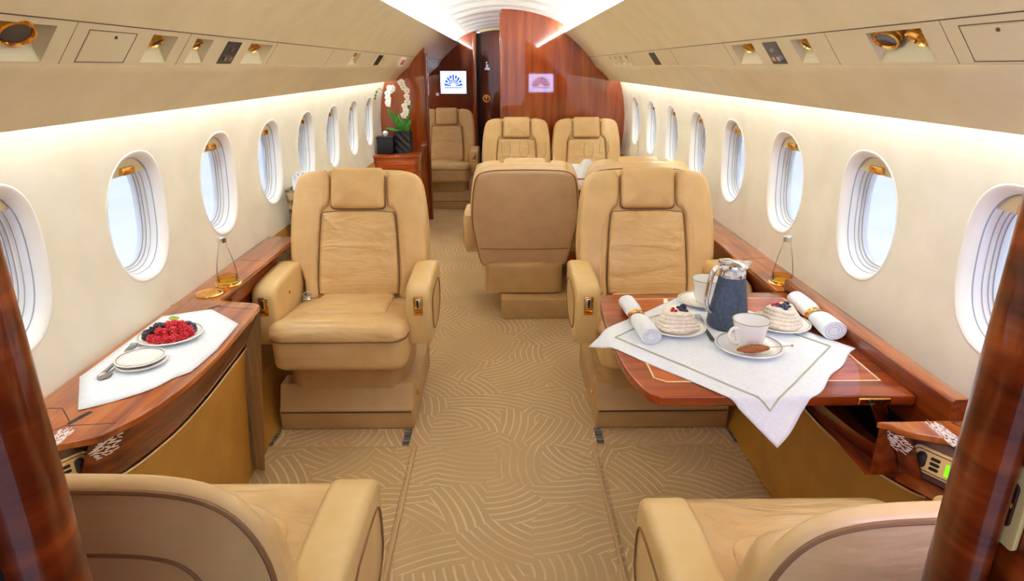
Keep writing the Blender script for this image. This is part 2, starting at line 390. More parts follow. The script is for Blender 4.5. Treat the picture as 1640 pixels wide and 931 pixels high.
# ================================================================== SETTING
Y0, Y1, YB = .50, 9.10, 6.30         # front bulkhead, aft bulkhead, mid bulkheads
def wallx(z):
    return math.sqrt(1.16**2-(z-.95)**2) if z > .95 else 1.16-.235*(.95-z)**2
WIN_L = [1.41, 2.02, 2.63, 3.24, 3.86, 4.48, 5.10, 5.72]
WIN_R = [1.38, 2.00, 2.62, 3.25, 3.87, 4.49, 5.11, 5.74]
WZ = .997
NW = 48
def superell(a, b, i, n=NW, e=2.35):
    t = 2*PI*(i+.5)/n; c, s_ = math.cos(t), math.sin(t)
    return (a*math.copysign(abs(c)**(2/e), c), b*math.copysign(abs(s_)**(2/e), s_))
WA, WB = .170, .207       # outer rim of a window
def make_wall(name, sg, wins):
    mb = MB(); z0, z1 = .655, 1.40
    X = lambda y, z: (sg*wallx(z), y, z)
    edges = [Y0] + [(a+b)/2 for a, b in zip(wins, wins[1:])] + [wins[-1]+.31]
    for k, yc in enumerate(wins):
        ya, yb = edges[k], edges[k+1]
        rect, hole = [], []
        for i in range(NW):
            h = superell(WA, WB, i)
            hole.append((yc+h[0], WZ+h[1]))
            t = math.atan2(h[1]/WB, h[0]/WA); c, s_ = math.cos(t), math.sin(t)
            mx = max(abs(c), abs(s_)); c /= mx; s_ /= mx
            rect.append((yc+(c*(yb-yc) if c > 0 else c*(yc-ya)), WZ+(s_*(z1-WZ) if s_ > 0 else s_*(WZ-z0))))
        # put exact corners in
        for cy, cz in ((ya, z0), (ya, z1), (yb, z0), (yb, z1)):
            j = min(range(NW), key=lambda q: (rect[q][0]-cy)**2+(rect[q][1]-cz)**2); rect[j] = (cy, cz)
        rs = []
        for q in range(7):
            f = q/6
            rs.append([X(a[0]*(1-f)+b[0]*f, a[1]*(1-f)+b[1]*f) for a, b in zip(rect, hole)])
        mb.rings(rs, True, False, False)
    ye = edges[-1]
    zs = [z0+(z1-z0)*i/10 for i in range(11)]
    mb.rings([[X(ye, z) for z in zs], [X(Y1, z) for z in zs]], False)
    low = MB(); zs = [0.0]+[z0*i/8 for i in range(1, 9)]
    low.rings([[X(.5, z) for z in zs], [X(Y1, z) for z in zs]], False)
    struct(low.build(name.replace('wall', 'baseboard'), 'lower', angle=60))
    return struct(mb.build(name, 'wall', angle=60))
make_wall('wall_left', -1, WIN_L); make_wall('wall_right', 1, WIN_R)

def make_window(n, sg, yc):
    root = bpy.data.objects.new('window_%d' % n, None); COL.objects.link(root); root.location = (sg*1.15, yc, WZ); struct(root)
    def P(a, b, dx, i):
        y, z = superell(a, b, i); return (sg*(wallx(WZ+z*.98)-1.15+dx), y, z)
    def ring(a, b, dx): return [P(a, b, dx, i) for i in range(NW)]
    mb = MB()
    mb.rings([ring(WA+.003, WB+.003, .003), ring(WA, WB, -.0015), ring(WA-.004, WB-.004, -.002), ring(WA-.012, WB-.012, .003), ring(WA-.020, WB-.020, .014), ring(WA-.024, WB-.024, .028)], True, False, False)
    mb.build('bezel', 'bezel', root, angle=70)
    mb = MB()
    a, b = WA-.022, WB-.022
    mb.rings([ring(a, b, .026), ring(a-.004, b-.004, .046), ring(a-.008, b-.008, .047), ring(a-.009, b-.009, .056), ring(a-.015, b-.015, .057), ring(a-.016, b-.016, .064),
              ring(a-.021, b-.021, .065), ring(a-.021, b-.021, .085)], True, False, False)
    rv = mb.build('reveal', 'white', root, angle=35)
    for off, dx, r_ in ((.001, .0275, .0022), (.0075, .0475, .0013), (.0148, .0575, .0015), (.0208, .0655, .0018)):
        mb = MB(); mb.tube(ring(a-off, b-off, dx), r_, 5, True); mb.build('seal_line', 'seal', rv)
    mb = MB()
    for dx in (.069, .075):
        mb.add([P(a-.021, b-.021, dx, i) for i in range(NW)], [tuple(range(NW))])
    mb.build('pane', 'glass', root, smooth=False)
    # the drawn-up blind fills the top of the opening, its grip in the middle of the lower edge
    cut = .132; top = []
    for i in range(NW):
        y, z = superell(a-.003, b-.003, i)
        if z >= cut: top.append((y, z))
    ymax = max(abs(p[0]) for p in top)+.012
    poly = [(ymax, cut)] + sorted(top, key=lambda p: -p[0]) + [(-ymax, cut)]
    mb = MB()
    for k in range(1):
        mb.prism(poly, .032, .040, lambda y, z, t: (sg*(wallx(WZ+z)-1.15+t), y, z))
    mb.build('blind', 'panel', root)
    mb = MB(); hz = cut+.014; bx = sg*(wallx(WZ+hz)-1.15+.018)
    mb.box(min(bx, bx+sg*.022), max(bx, bx+sg*.022), -.034, .034, hz-.012, hz+.012)
    mb.build('blind_grip', 'gold', root, bevel=.004)
for i, y in enumerate(WIN_L): make_window(i+1, -1, y)
for i, y in enumerate(WIN_R): make_window(i+9, 1, y)

# floor
mb = MB(); mb.quad((-1.0, -.6, 0), (1.0, -.6, 0), (1.0, 9.4, 0), (-1.0, 9.4, 0))
struct(mb.build('floor', 'carpet', smooth=False))

# ceiling vault: shallow arc with bands of transverse ribs pressed into it
RV = 1.30; ZV = 1.938
def vault(x, lift=0): return ZV-RV+math.sqrt(RV*RV-x*x)+lift
mb = MB(); ys = [-.2]; lifts = [0]
y = .0
while y < 9.25:
    for k in range(5):
        ys += [y, y+.008, y+.026, y+.034]; lifts += [0, .024, .024, 0]; y += .078
    y += .22
ys.append(9.3); lifts.append(0)
xs = [-.72+1.44*i/36 for i in range(37)]
rs = []
for yy, lf in zip(ys, lifts):
    rs.append([(x, yy, vault(x, lf*max(0, min(1, (.44-abs(x))/.05)))) for x in xs])
mb.rings(rs, False)
struct(mb.build('ceiling', 'ceiling', angle=25))

# side lining above the windows: sloping headliner panel, service panel, valance
CE, PT, PB, VB = (.565, 1.740), (.805, 1.531), (.865, 1.450), (1.000, 1.325)
HOLES = {
 -1: [('reading', 1.06, 1.277), ('vent', 1.62, 1.74), ('vent', 1.845, 1.95), ('display', 2.05, 2.155), ('vent', 2.235, 2.44), ('vent', 3.78, 3.95), ('slot', 4.52, 4.68), ('vent', 4.80, 4.88)],
 1: [('reading', 1.335, 1.535), ('vent', 1.83, 1.935), ('display', 2.035, 2.14), ('vent', 2.23, 2.435), ('slot', 3.66, 3.80), ('vent', 4.50, 4.62), ('vent', 4.72, 4.84), ('vent', 4.94, 5.06), ('vent', 5.16, 5.28)]}
T0, T1 = .10, .86
def psu(sg, y, t, d=0):
    """point on the service panel: t from lower to upper edge, d behind its face"""
    x = PB[0]+(PT[0]-PB[0])*t; z = PB[1]+(PT[1]-PB[1])*t
    nx, nz_ = (PB[1]-PT[1]), (PT[0]-PB[0])      # points inwards and down
    L = math.hypot(nx, nz_); nx, nz_ = nx/L, nz_/L
    if nz_ > 0: nx, nz_ = -nx, -nz_
    return (sg*(x-nx*d), y, z-nz_*d)
def in_hole(sg, y):
    return any(a < y < b for k, a, b in HOLES[sg])
for sg, nm, ye in ((-1, 'left', Y1), (1, 'right', Y1)):
    i0 = 1 if sg < 0 else 4
    mb = MB(); n = 8; prof = []
    for i in range(n+1):
        f = i/n; bow = .010*math.sin(PI*f)
        prof.append((CE[0]+(PT[0]-CE[0])*f+bow*.65, CE[1]+(PT[1]-CE[1])*f+bow*.75))
    back = [(x+.006+.03*min(1, i_/3), z+.005+.02*min(1, i_/3)) for i_, (x, z) in reversed(list(enumerate(prof)))]
    mb.prism([*prof, *back], .30, ye, lambda p, q, t: (sg*p, t, q))
    struct(mb.build('trim_%d' % i0, 'panel', angle=30))
    mb = MB(); cuts = sorted({.30, ye} | {v for k, a, b in HOLES[sg] for v in (a, b)})
    for a, b in zip(cuts, cuts[1:]):
        tt = [0, T0, T1, 1.0]
        for p, q in zip(tt, tt[1:]):
            if in_hole(sg, (a+b)/2) and p == T0: continue
            mb.quad(psu(sg, a, p), psu(sg, b, p), psu(sg, b, q), psu(sg, a, q))
    po = struct(mb.build('trim_%d' % (i0+1), 'psu', angle=30))
    mb = MB(); mb.tube([psu(sg, .3, .995, -.0006), psu(sg, ye, .995, -.0006)], .0012, 5); mb.build('joint', 'seam', po)
    for ys_ in ((1.33, 1.80, 2.48, 3.30, 4.40) if sg < 0 else (1.27, 1.72, 2.50, 3.30, 4.40)):
        mb = MB(); mb.tube([psu(sg, ys_, .02, -.0002), psu(sg, ys_, .99, -.0002)], .0006, 4); mb.build('joint', 'seam', po)
    mb = MB()
    inner = [(PB[0]-.004, PB[1]+.003), (PB[0]+.001, PB[1]-.006)]
    for i in range(1, 8):
        f = i/8; inner.append((PB[0]+(VB[0]-PB[0])*f+.004*math.sin(PI*f), PB[1]-.006+(VB[1]-PB[1]+.006)*f+.004*math.sin(PI*f)))
    inner.append(VB)
    back = [(VB[0]+.012, VB[1]+.004), (VB[0]+.012, VB[1]+.016), (PB[0]+.02, PB[1]+.012)]
    mb.prism(inner+back, .30, ye, lambda p, q, t: (sg*p, t, q))
    struct(mb.build('trim_%d' % (i0+2), 'panel', angle=30))
    # light strips lying in the two coves
    mb = MB(); mb.box(min(sg*.60, sg*.645), max(sg*.60, sg*.645), .2, Y1, 1.744, 1.748)
    o = mb.build('cove_light', 'strip', smooth=False); tag(o, 'white light strip hidden behind the %s edge of the arched ceiling' % nm, 'light', 'ceiling cove lights')
    mb = MB(); mb.prism([(1.022, 1.372), (1.050, 1.388), (1.047, 1.392), (1.019, 1.376)], .35, Y1, lambda p, q, t: (sg*p, t, q))
    o = mb.build('wash_light', 'strip_side', smooth=False); tag(o, 'white light strip tucked behind the valance washing the %s wall' % nm, 'light', 'wall wash lights')

# upper side walls behind the lining, out of sight, keep the sky out of the coves
for sg, nm in ((-1, 7), (1, 8)):
    mb = MB(); mb.rings([[(sg*wallx(1.40), y, 1.40), (sg*1.0, y, 1.6), (sg*.76, y, 1.78), (sg*.72, y, 1.90), (sg*.0, y, 2.0)] for y in (-.2, 9.3)], False)
    struct(mb.build('trim_%d' % nm, 'white', angle=20))

# cross-section of the cabin, used to cut the bulkheads
def section(xa, xb, shrink=-.012):
    """outline (x,z) of the cabin section between xa and xb (signed)"""
    def topz(x):
        a = abs(x)
        if a < .56: return vault(a)-shrink*.5
        pts = [CE, PT, PB, VB, (1.06, 1.325)]
        for (x0, z0), (x1, z1) in zip(pts, pts[1:]):
            if x0 <= a <= x1: return z0+(z1-z0)*(a-x0)/(x1-x0)-shrink
        # beyond the valance: upper arc of the wall
        return .95+math.sqrt(max(0, 1.16**2-a*a)) if a < 1.16 else .95
    xs = [xa+(xb-xa)*i/60 for i in range(61)]
    top = [(x, topz(x)) for x in xs]
    def botz(x):
        a = abs(x); return 0 if a < wallx(0)-.01 else .95-math.sqrt(max(0, (1.16-a)/.235))
    bot = [(x, max(0, min(botz(x), topz(x)-.001))) for x in reversed(xs)]
    return top+bot
def bulkhead(name, m, xa, xb, y0, y1):
    mb = MB(); mb.prism(section(xa, xb), y0, y1, lambda p, q, t: (p, t, q))
    return struct(mb.build(name, m, angle=30))
bulkhead('wall_rear_right', 'bulk', -.012, 1.158, YB, YB+.05)
bulkhead('wall_rear_left', 'bulk', -1.158, -.722, YB, YB+.035)
mb = MB(); mb.box(-.728, -.700, YB-.012, YB+.05, 0, 1.565); struct(mb.build('trim_9', 'bulk_dark', bevel=.006))
mb = MB(); mb.box(-.026, -.008, YB-.008, YB+.055, 0, 1.905); struct(mb.build('trim_10', 'bulk', bevel=.004))
bulkhead('wall_rear', 'bulk_dark', -1.158, -.345, Y1, Y1+.04)
mb = MB(); mb.box(.02, .06, YB+.05, Y1+.3, 0, 1.92); struct(mb.build('wall_corridor', 'bulk_dark'))
mb = MB(); mb.box(-.40, -.345, Y1-.03, Y1+.05, 0, 1.86); struct(mb.build('trim_11', 'bulk', bevel=.01))
mb = MB(); mb.box(-.345, -.29, Y1+.0, Y1+.06, 0, 1.86); struct(mb.build('trim_12', 'post_gap'))  # black strip drawn for the shaded gap beside the door
# aft door with its knob and latch
d = bpy.data.objects.new('door_1', None); COL.objects.link(d); d.location = (0, Y1+.1, 0); struct(d)
mb = MB(); mb.prism(section(-.30, .03, .012), 0, .04, lambda p, q, t: (p, t, q)); mb.build('door_leaf', 'bulk_dark', d, angle=30)
mb = MB(); mb.lathe([(0, -.05), (.022, -.048), (.034, -.035), (.034, -.02), (.018, -.012), (.018, 0), (.05, .0), (.05, .008), (0, .008)])
mb.v = [(x-.225, z-.01, y+1.03) for x, y, z in mb.v]; mb.build('door_knob', 'gold', d)
mb = MB(); mb.box(-.245, -.175, -.014, .002, 1.40, 1.43); mb.box(-.225, -.195, -.02, 0, 1.43, 1.475); mb.sphere((-.21, -.015, 1.49), .022); mb.build('door_latch', 'chrome', d)
# arched lintel above the door
mb = MB(); poly = [(x, vault(x)-.002) for x in [-.30+.33*i/16 for i in range(17)]]; poly += [(x, z-.035) for x, z in reversed(poly)]
mb.prism(poly, Y1-.02, Y1+.05, lambda p, q, t: (p, t, q)); struct(mb.build('trim_13', 'panel', angle=30))

# front bulkhead the camera looks through: two wood halves with rounded posts, side walls of the vestibule
for sg, nm, k in ((-1, 'left', 14), (1, 'right', 16)):
    xa, xb = (-1.158, -.412) if sg < 0 else (.418, 1.158)
    bulkhead('wall_front_'+nm, 'post', xa, xb, .455, .49)
    cx, cy, rx, ry = (-.407, .462, .026, .034) if sg < 0 else (.4145, .466, .0165, .030)
    mb = MB(); poly = [(cx+rx*math.cos(2*PI*i/28), cy+ry*math.sin(2*PI*i/28)) for i in range(28)]
    mb.prism(poly, 0, 1.80, lambda p, q, t: (p, q, t)); struct(mb.build('trim_%d' % k, 'post', angle=50))
    x0 = -.453 if sg < 0 else .4315
    mb = MB(); mb.box(min(x0, x0+sg*.02), max(x0, x0+sg*.02), -.1, .46, 0, 1.80)
    struct(mb.build('wall_vestibule_'+nm, 'post', smooth=False))
    if sg < 0:
        mb = MB(); mb.box(-.455, -.423, .435, .458, 0, 1.8); struct(mb.build('trim_15', 'post_gap', smooth=False))  # black strip painted as the dark of the gap behind the post

# carpet hatch panels on both sides of the aisle, laid flush with a raised edge
for sg, nm in ((-1, 'left'), (1, 'right')):
    r = thing('carpet_panel', 'carved carpet panel covering the %s floor between the facing seats' % nm, 'carpet panel', (sg*.66, 1.78, 0))
    mb = MB(); mb.box(-.285, .288, -.482, .445, .001, .006); mb.build('pile', 'carpet2', r, bevel=.002)
    mb = MB(); x = -sg*.302; mb.box(x-.006, x+.006, -.482, .45, .0, .010); mb.box(-.288, .288, .443, .452, 0, .009); mb.build('raised_edge', 'edge', r, bevel=.002)
# seat rails showing in the gap in front of each seat base
for x, lab in ((-.952, 'left pair, nearer the left wall'), (-.400, 'left pair, nearer the aisle'), (.392, 'right pair, nearer the aisle'), (.955, 'right pair, nearer the right wall')):
    mb = MB(); mb.box(-.014, .014, 2.245, 2.362, 0.0005, .004); mb.box(-.014, -.009, 2.245, 2.362, .004, .007); mb.box(.009, .014, 2.245, 2.362, .004, .007)
    o = mb.build('seat_rail', 'rail', smooth=False); o.location = (x, 0, 0)
    tag(o, 'short steel seat rail in the floor, %s' % lab, 'rail', 'seat rails')

# ---------------- service panel fittings
def pit(mb, sg, ya, yb, depth=.045, taper=.06):
    A = [psu(sg, ya, T0), psu(sg, yb, T0), psu(sg, yb, T1), psu(sg, ya, T1)]
    h = (yb-ya)*taper*.5
    B = [psu(sg, ya+h, T0+.50, depth), psu(sg, yb-h, T0+.50, depth), psu(sg, yb-h, T1-.02, depth), psu(sg, ya+h, T1-.02, depth)]
    mb.rings([A, B], True, False, True)
def eyeball(parent, sg, y, t, r, name, aim):
    """turned gold lamp head standing out of the recess"""
    c = Vector(psu(sg, y, t, .022)); nrm = (Vector(psu(sg, y, t, -1))-Vector(psu(sg, y, t, 0))).normalized()
    ax = (nrm+Vector(aim)).normalized(); a = ax.orthogonal().normalized(); b = ax.cross(a)
    mb = MB(); prof = [(.0, -r), (r*.75, -r*.8), (r, -r*.2), (r, r*.25), (r*.92, r*.3), (r*.92, r*.62), (r*.8, r*.66), (r*.72, r*.45), (0, r*.4)]
    mb.lathe(prof, n=20); mb.v = [tuple(c+a*x+b*y_+ax*z-nrm*0) for x, y_, z in mb.v]
    off = parent.location; mb.v = [(x-off.x, y_-off.y, z-off.z) for x, y_, z in mb.v]
    h = mb.build(name, 'gold', parent)
    mb = MB(); mb.lathe([(0, r*.46), (r*.7, r*.46), (r*.7, r*.5), (0, r*.52)], n=20); mb.v = [tuple(c+a*x+b*y_+ax*z-off) for x, y_, z in mb.v]
    mb.build('lamp_lens', 'lens' if name == 'lamp_head' else 'black', h)
where = {-1: 'left', 1: 'right'}
cnt = {}
for sg in (-1, 1):
    order = {'vent': 0, 'slot': 0}
    for kind, ya, yb in HOLES[sg]:
        ym = (ya+yb)/2; side = where[sg]
        loc = Vector(psu(sg, ym, .5))
        rel = lambda mb: setattr(mb, 'v', [(x-loc.x, y-loc.y, z-loc.z) for x, y, z in mb.v])
        if kind == 'reading':
            r = thing('reading_light', 'gold reading lamp in a wide recess, %s service panel nearest the viewer' % side, 'reading light', loc)
            mb = MB(); pit(mb, sg, ya, yb, .06); rel(mb); mb.build('recess', 'recess', r, angle=20)
            if sg < 0: eyeball(r, sg, ym+.03, .66, .034, 'lamp_head', (0, -.45, -.5))
            else:
                eyeball(r, sg, ym+.055, .66, .030, 'lamp_head', (0, -.5, -.7)); eyeball(r, sg, ym-.055, .62, .027, 'lamp_head', (0, .2, -.8))
        elif kind == 'vent':
            order['vent'] += 1; k = order['vent']
            pos = {1: 'first', 2: 'second', 3: 'third', 4: 'fourth', 5: 'fifth', 6: 'sixth', 7: 'seventh'}[k]
            r = thing('air_vent', 'small gold nozzle in a cream recess, %s along the %s service panel' % (pos, side), 'air vent', loc, 0, 'nozzles on the %s service panel' % side)
            mb = MB(); pit(mb, sg, ya, yb, .055); rel(mb); mb.build('recess', 'recess', r, angle=20)
            eyeball(r, sg, ym, .62, min(.021, (yb-ya)*.19), 'nozzle', (0, -.1, -.6))
        elif kind == 'display':
            r = thing('switch_display', 'dark switch plate with small pale buttons on the %s service panel' % side, 'switch plate', loc)
            mb = MB(); q = [psu(sg, ya, T0, -.002), psu(sg, yb, T0, -.002), psu(sg, yb, T1, -.002), psu(sg, ya, T1, -.002)]; q2 = [psu(sg, ya, T0, .012), psu(sg, yb, T0, .012), psu(sg, yb, T1, .012), psu(sg, ya, T1, .012)]
            mb.rings([q2, q], True, False, True); rel(mb); mb.build('plate', 'dark', r, smooth=False)
            for yy in (.34, .66):
                mb = MB(); y_ = ya+(yb-ya)*yy
                mb.rings([[psu(sg, y_-.012, .22, d_), psu(sg, y_+.012, .22, d_), psu(sg, y_+.012, .36, d_), psu(sg, y_-.012, .36, d_)] for d_ in (-.002, -.006)], True, False, True); rel(mb)
                mb.build('button', 'chrome', r, smooth=False)
            mb = MB(); mb.rings([[psu(sg, ym-.010, .55, d_), psu(sg, ym+.010, .55, d_), psu(sg, ym+.010, .66, d_), psu(sg, ym-.010, .66, d_)] for d_ in (-.002, -.005)], True, False, True); rel(mb)
            mb.build('indicator', 'silver', r, smooth=False)
        else:
            mb = MB(); mb.rings([[psu(sg, ya, T0, d_), psu(sg, yb, T0, d_), psu(sg, yb, T1, d_), psu(sg, ya, T1, d_)] for d_ in (.012, -.002)], True, False, True); rel(mb)
            o = mb.build('speaker_slot', 'black', smooth=False); o.location = loc
            tag(o, 'plain black slot further back along the %s service panel' % side, 'slot')
# oxygen mask hatches: thin closed doors drawn by their joint, with one dark pin
for sg, ya, yb in ((-1, 1.375, 1.55), (1, 1.02, 1.225)):
    loc = Vector(psu(sg, (ya+yb)/2, .5))
    r = thing('mask_hatch', 'closed rectangular hatch with one dark pin on the %s service panel' % where[sg], 'hatch', loc)
    mb = MB(); R_ = [(ya, T0), (yb, T0), (yb, T1-.02), (ya, T1-.02)]
    mb.tube([Vector(psu(sg, y, t, -.0005))-loc for y, t in R_], .0009, 5, True); mb.build('joint', 'seam', r)
    mb = MB(); mb.rings([[Vector(psu(sg, y, t, d_))-loc for y, t in [(ya+.004, T0+.03), (yb-.004, T0+.03), (yb-.004, T1-.05), (ya+.004, T1-.05)]] for d_ in (.001, -.0012)], True, False, True); mb.build('door', 'psu', r, smooth=False)
    mb = MB(); mb.sphere(Vector(psu(sg, (ya+yb)/2+.01, .72, -.001))-loc, .004, 10, 6); mb.build('pin', 'seam', r)
# exit sign
loc = Vector(psu(-1, 5.62, .45, -.004))
r = thing('exit_sign', 'small white oval exit sign with red letters on the left service panel', 'sign', loc)
eu = Vector((0, 1, 0)); ev = (Vector(psu(-1, 0, 1))-Vector(psu(-1, 0, 0))).normalized(); en = eu.cross(ev).normalized()
if en.x < 0: en = -en
mb = MB(); pl = rrect(-.13, .13, -.042, .042, .04)
mb.pad(pl, -.010, .006, .004, .002, .001, 0, lambda u, v, w_: tuple(eu*u+ev*v-en*w_)); mb.build('plate', 'white', r)
cu = bpy.data.curves.new('exit', 'FONT'); cu.body = 'EXIT'; cu.size = .066; cu.align_x = 'CENTER'; cu.align_y = 'CENTER'; cu.extrude = .001
to = bpy.data.objects.new('tmp', cu); COL.objects.link(to); bpy.context.view_layer.update()
me = bpy.data.meshes.new_from_object(to.evaluated_get(bpy.context.evaluated_depsgraph_get())); bpy.data.objects.remove(to)
for v in me.vertices: v.co = eu*v.co.x+ev*v.co.y+en*(v.co.z+.0125)
me.materials.clear(); me.materials.append(MT['red_ink']); o = bpy.data.objects.new('lettering', me); COL.objects.link(o); o.parent = r
# the two screens: a fan of strokes forming a dome on a pale ground
def screen(label, loc, w_, h_, face, ms, ml, flip):
    """face = +1 shows towards -y, -1 towards +y"""
    r = thing('wall_screen', label, 'screen', loc)
    mb = MB(); mb.box(-w_/2-.012, w_/2+.012, -.008 if face > 0 else 0, 0 if face > 0 else .008, -h_/2-.012, h_/2+.012); mb.build('frame', 'screen_bezel', r, bevel=.003)
    y = -.0095*face
    mb = MB(); mb.box(-w_/2, w_/2, min(y, 0), max(y, 0), -h_/2, h_/2); mb.build('display', ms, r, smooth=False)
    mb = MB(); y1 = y-.0015*face; R_ = h_*.52; zb = -h_*.22
    def poly(ps):
        a = [(p, y, q) for p, q in ps]; b = [(p, y1, q) for p, q in ps]; mb.rings([a, b])
    poly([(-w_*.36, zb-.012), (w_*.36, zb-.012), (w_*.36, zb), (-w_*.36, zb)])
    sx_ = w_*.36/R_
    for k in range(9):
        a0 = PI*(k+.14)/9; a1 = PI*(k+.86)/9
        for f0, f1 in ((.30, .62), (.70, 1.0)) if k % 2 else ((.26, 1.0),):
            poly([(sx_*R_*f0*math.cos(a0), zb+.012+R_*f0*math.sin(a0)), (sx_*R_*f1*math.cos(a0), zb+.012+R_*f1*math.sin(a0)), (sx_*R_*f1*math.cos(a1), zb+.012+R_*f1*math.sin(a1)), (sx_*R_*f0*math.cos(a1), zb+.012+R_*f0*math.sin(a1))])
    mb.build('dome_logo', ml, r, smooth=False)
screen('lit white screen with a blue striped dome logo on the far dark bulkhead', (-.665, Y1-.002, 1.243), .345, .288, 1, 'screen', 'logo', 1)
screen('bright screen with a dome logo on the front bulkhead, seen mirrored in the wood', (.69, .492, 1.163), .44, .31, -1, 'screen_front', 'logo_front', 1)
mb = MB(); mb.box(-.02, .02, -.012, 0, -.02, .02); o = mb.build('light_switch', 'white', bevel=.004); o.location = (-.885, Y1, 1.09); tag(o, 'tiny white square switch left of the far lit screen', 'switch')
# latch plate of the vestibule at the right edge of view
r = thing('latch_plate', 'cream plate with a gold oval latch beside the right doorway post', 'latch', (.4310, .4450, 1.100))

mb = MB(); pl = rrect(-.0145, .0145, -.038, .038, .005); mb.pad(pl, 0, .004, .001, .001, 0, 0, lambda u, v, w_: (-w_, u, v)); mb.build('plate', 'ctrl', r)
mb = MB(); pl = rrect(-.0055, .0055, -.020, .022, .005); mb.pad(pl, .003, .006, .001, .001, 0, 0, lambda u, v, w_: (-w_, u, v)); mb.build('latch_cup', 'groove', r)
mb = MB(); mb.sphere((-.007, 0, .002), .005, 12, 8); mb.build('latch_knob', 'gold', r)
mb = MB(); pl = rrect(-.016, .016, -.05, .05, .008); mb.pad(pl, 0, .012, .002, .002, 0, 0, lambda u, v, w_: (-w_, u, v)); o = mb.build('handset_cradle', 'black'); o.location = (.4315, .440, 1.198)
tag(o, 'black padded cradle above the cream latch plate at the right doorway post', 'cradle')

# ================================================================== SEATS
# local frame: origin on the floor at the middle of the base front, seat faces -y
def back_fn(u, v, w_, tilt=math.radians(17.5), oy=.385, oz=.435):
    v = v*.965
    return (u, oy+v*math.sin(tilt)+w_*math.cos(tilt), oz+v*math.cos(tilt)-w_*math.sin(tilt))
def sym(right):
    return right+[(-u, v) for u, v in reversed(right)]
SHELL = dense(chaikin(sym([(.20, -.13), (.243, -.12), (.248, .0), (.250, .13), (.306, .165), (.318, .22), (.314, .36), (.300, .50), (.283, .585), (.235, .622), (.12, .632)]), 2), .03)
REAR = dense(chaikin(sym([(.19, -.13), (.262, -.125), (.280, -.04), (.300, .12), (.314, .22), (.311, .36), (.297, .50), (.280, .585), (.232, .620), (.12, .630)]), 2), .03)
def hump_fn(u, v, w_): return (u, .385+v*.05+w_, .435+v*.998-w_*.05)
HREAR = dense(chaikin(sym([(.19, -.13), (.262, -.125), (.280, -.04), (.300, .10), (.318, .20), (.322, .33), (.302, .41), (.262, .465), (.20, .490), (.10, .497)]), 2), .03)
HSHELL = dense(chaikin(sym([(.20, -.13), (.243, -.12), (.248, .0), (.250, .13), (.270, .165), (.285, .20), (.280, .26), (.262, .315), (.22, .35), (.12, .36)]), 2), .03)
BACK = {False: (back_fn, SHELL, REAR), True: (hump_fn, HSHELL, HREAR)}
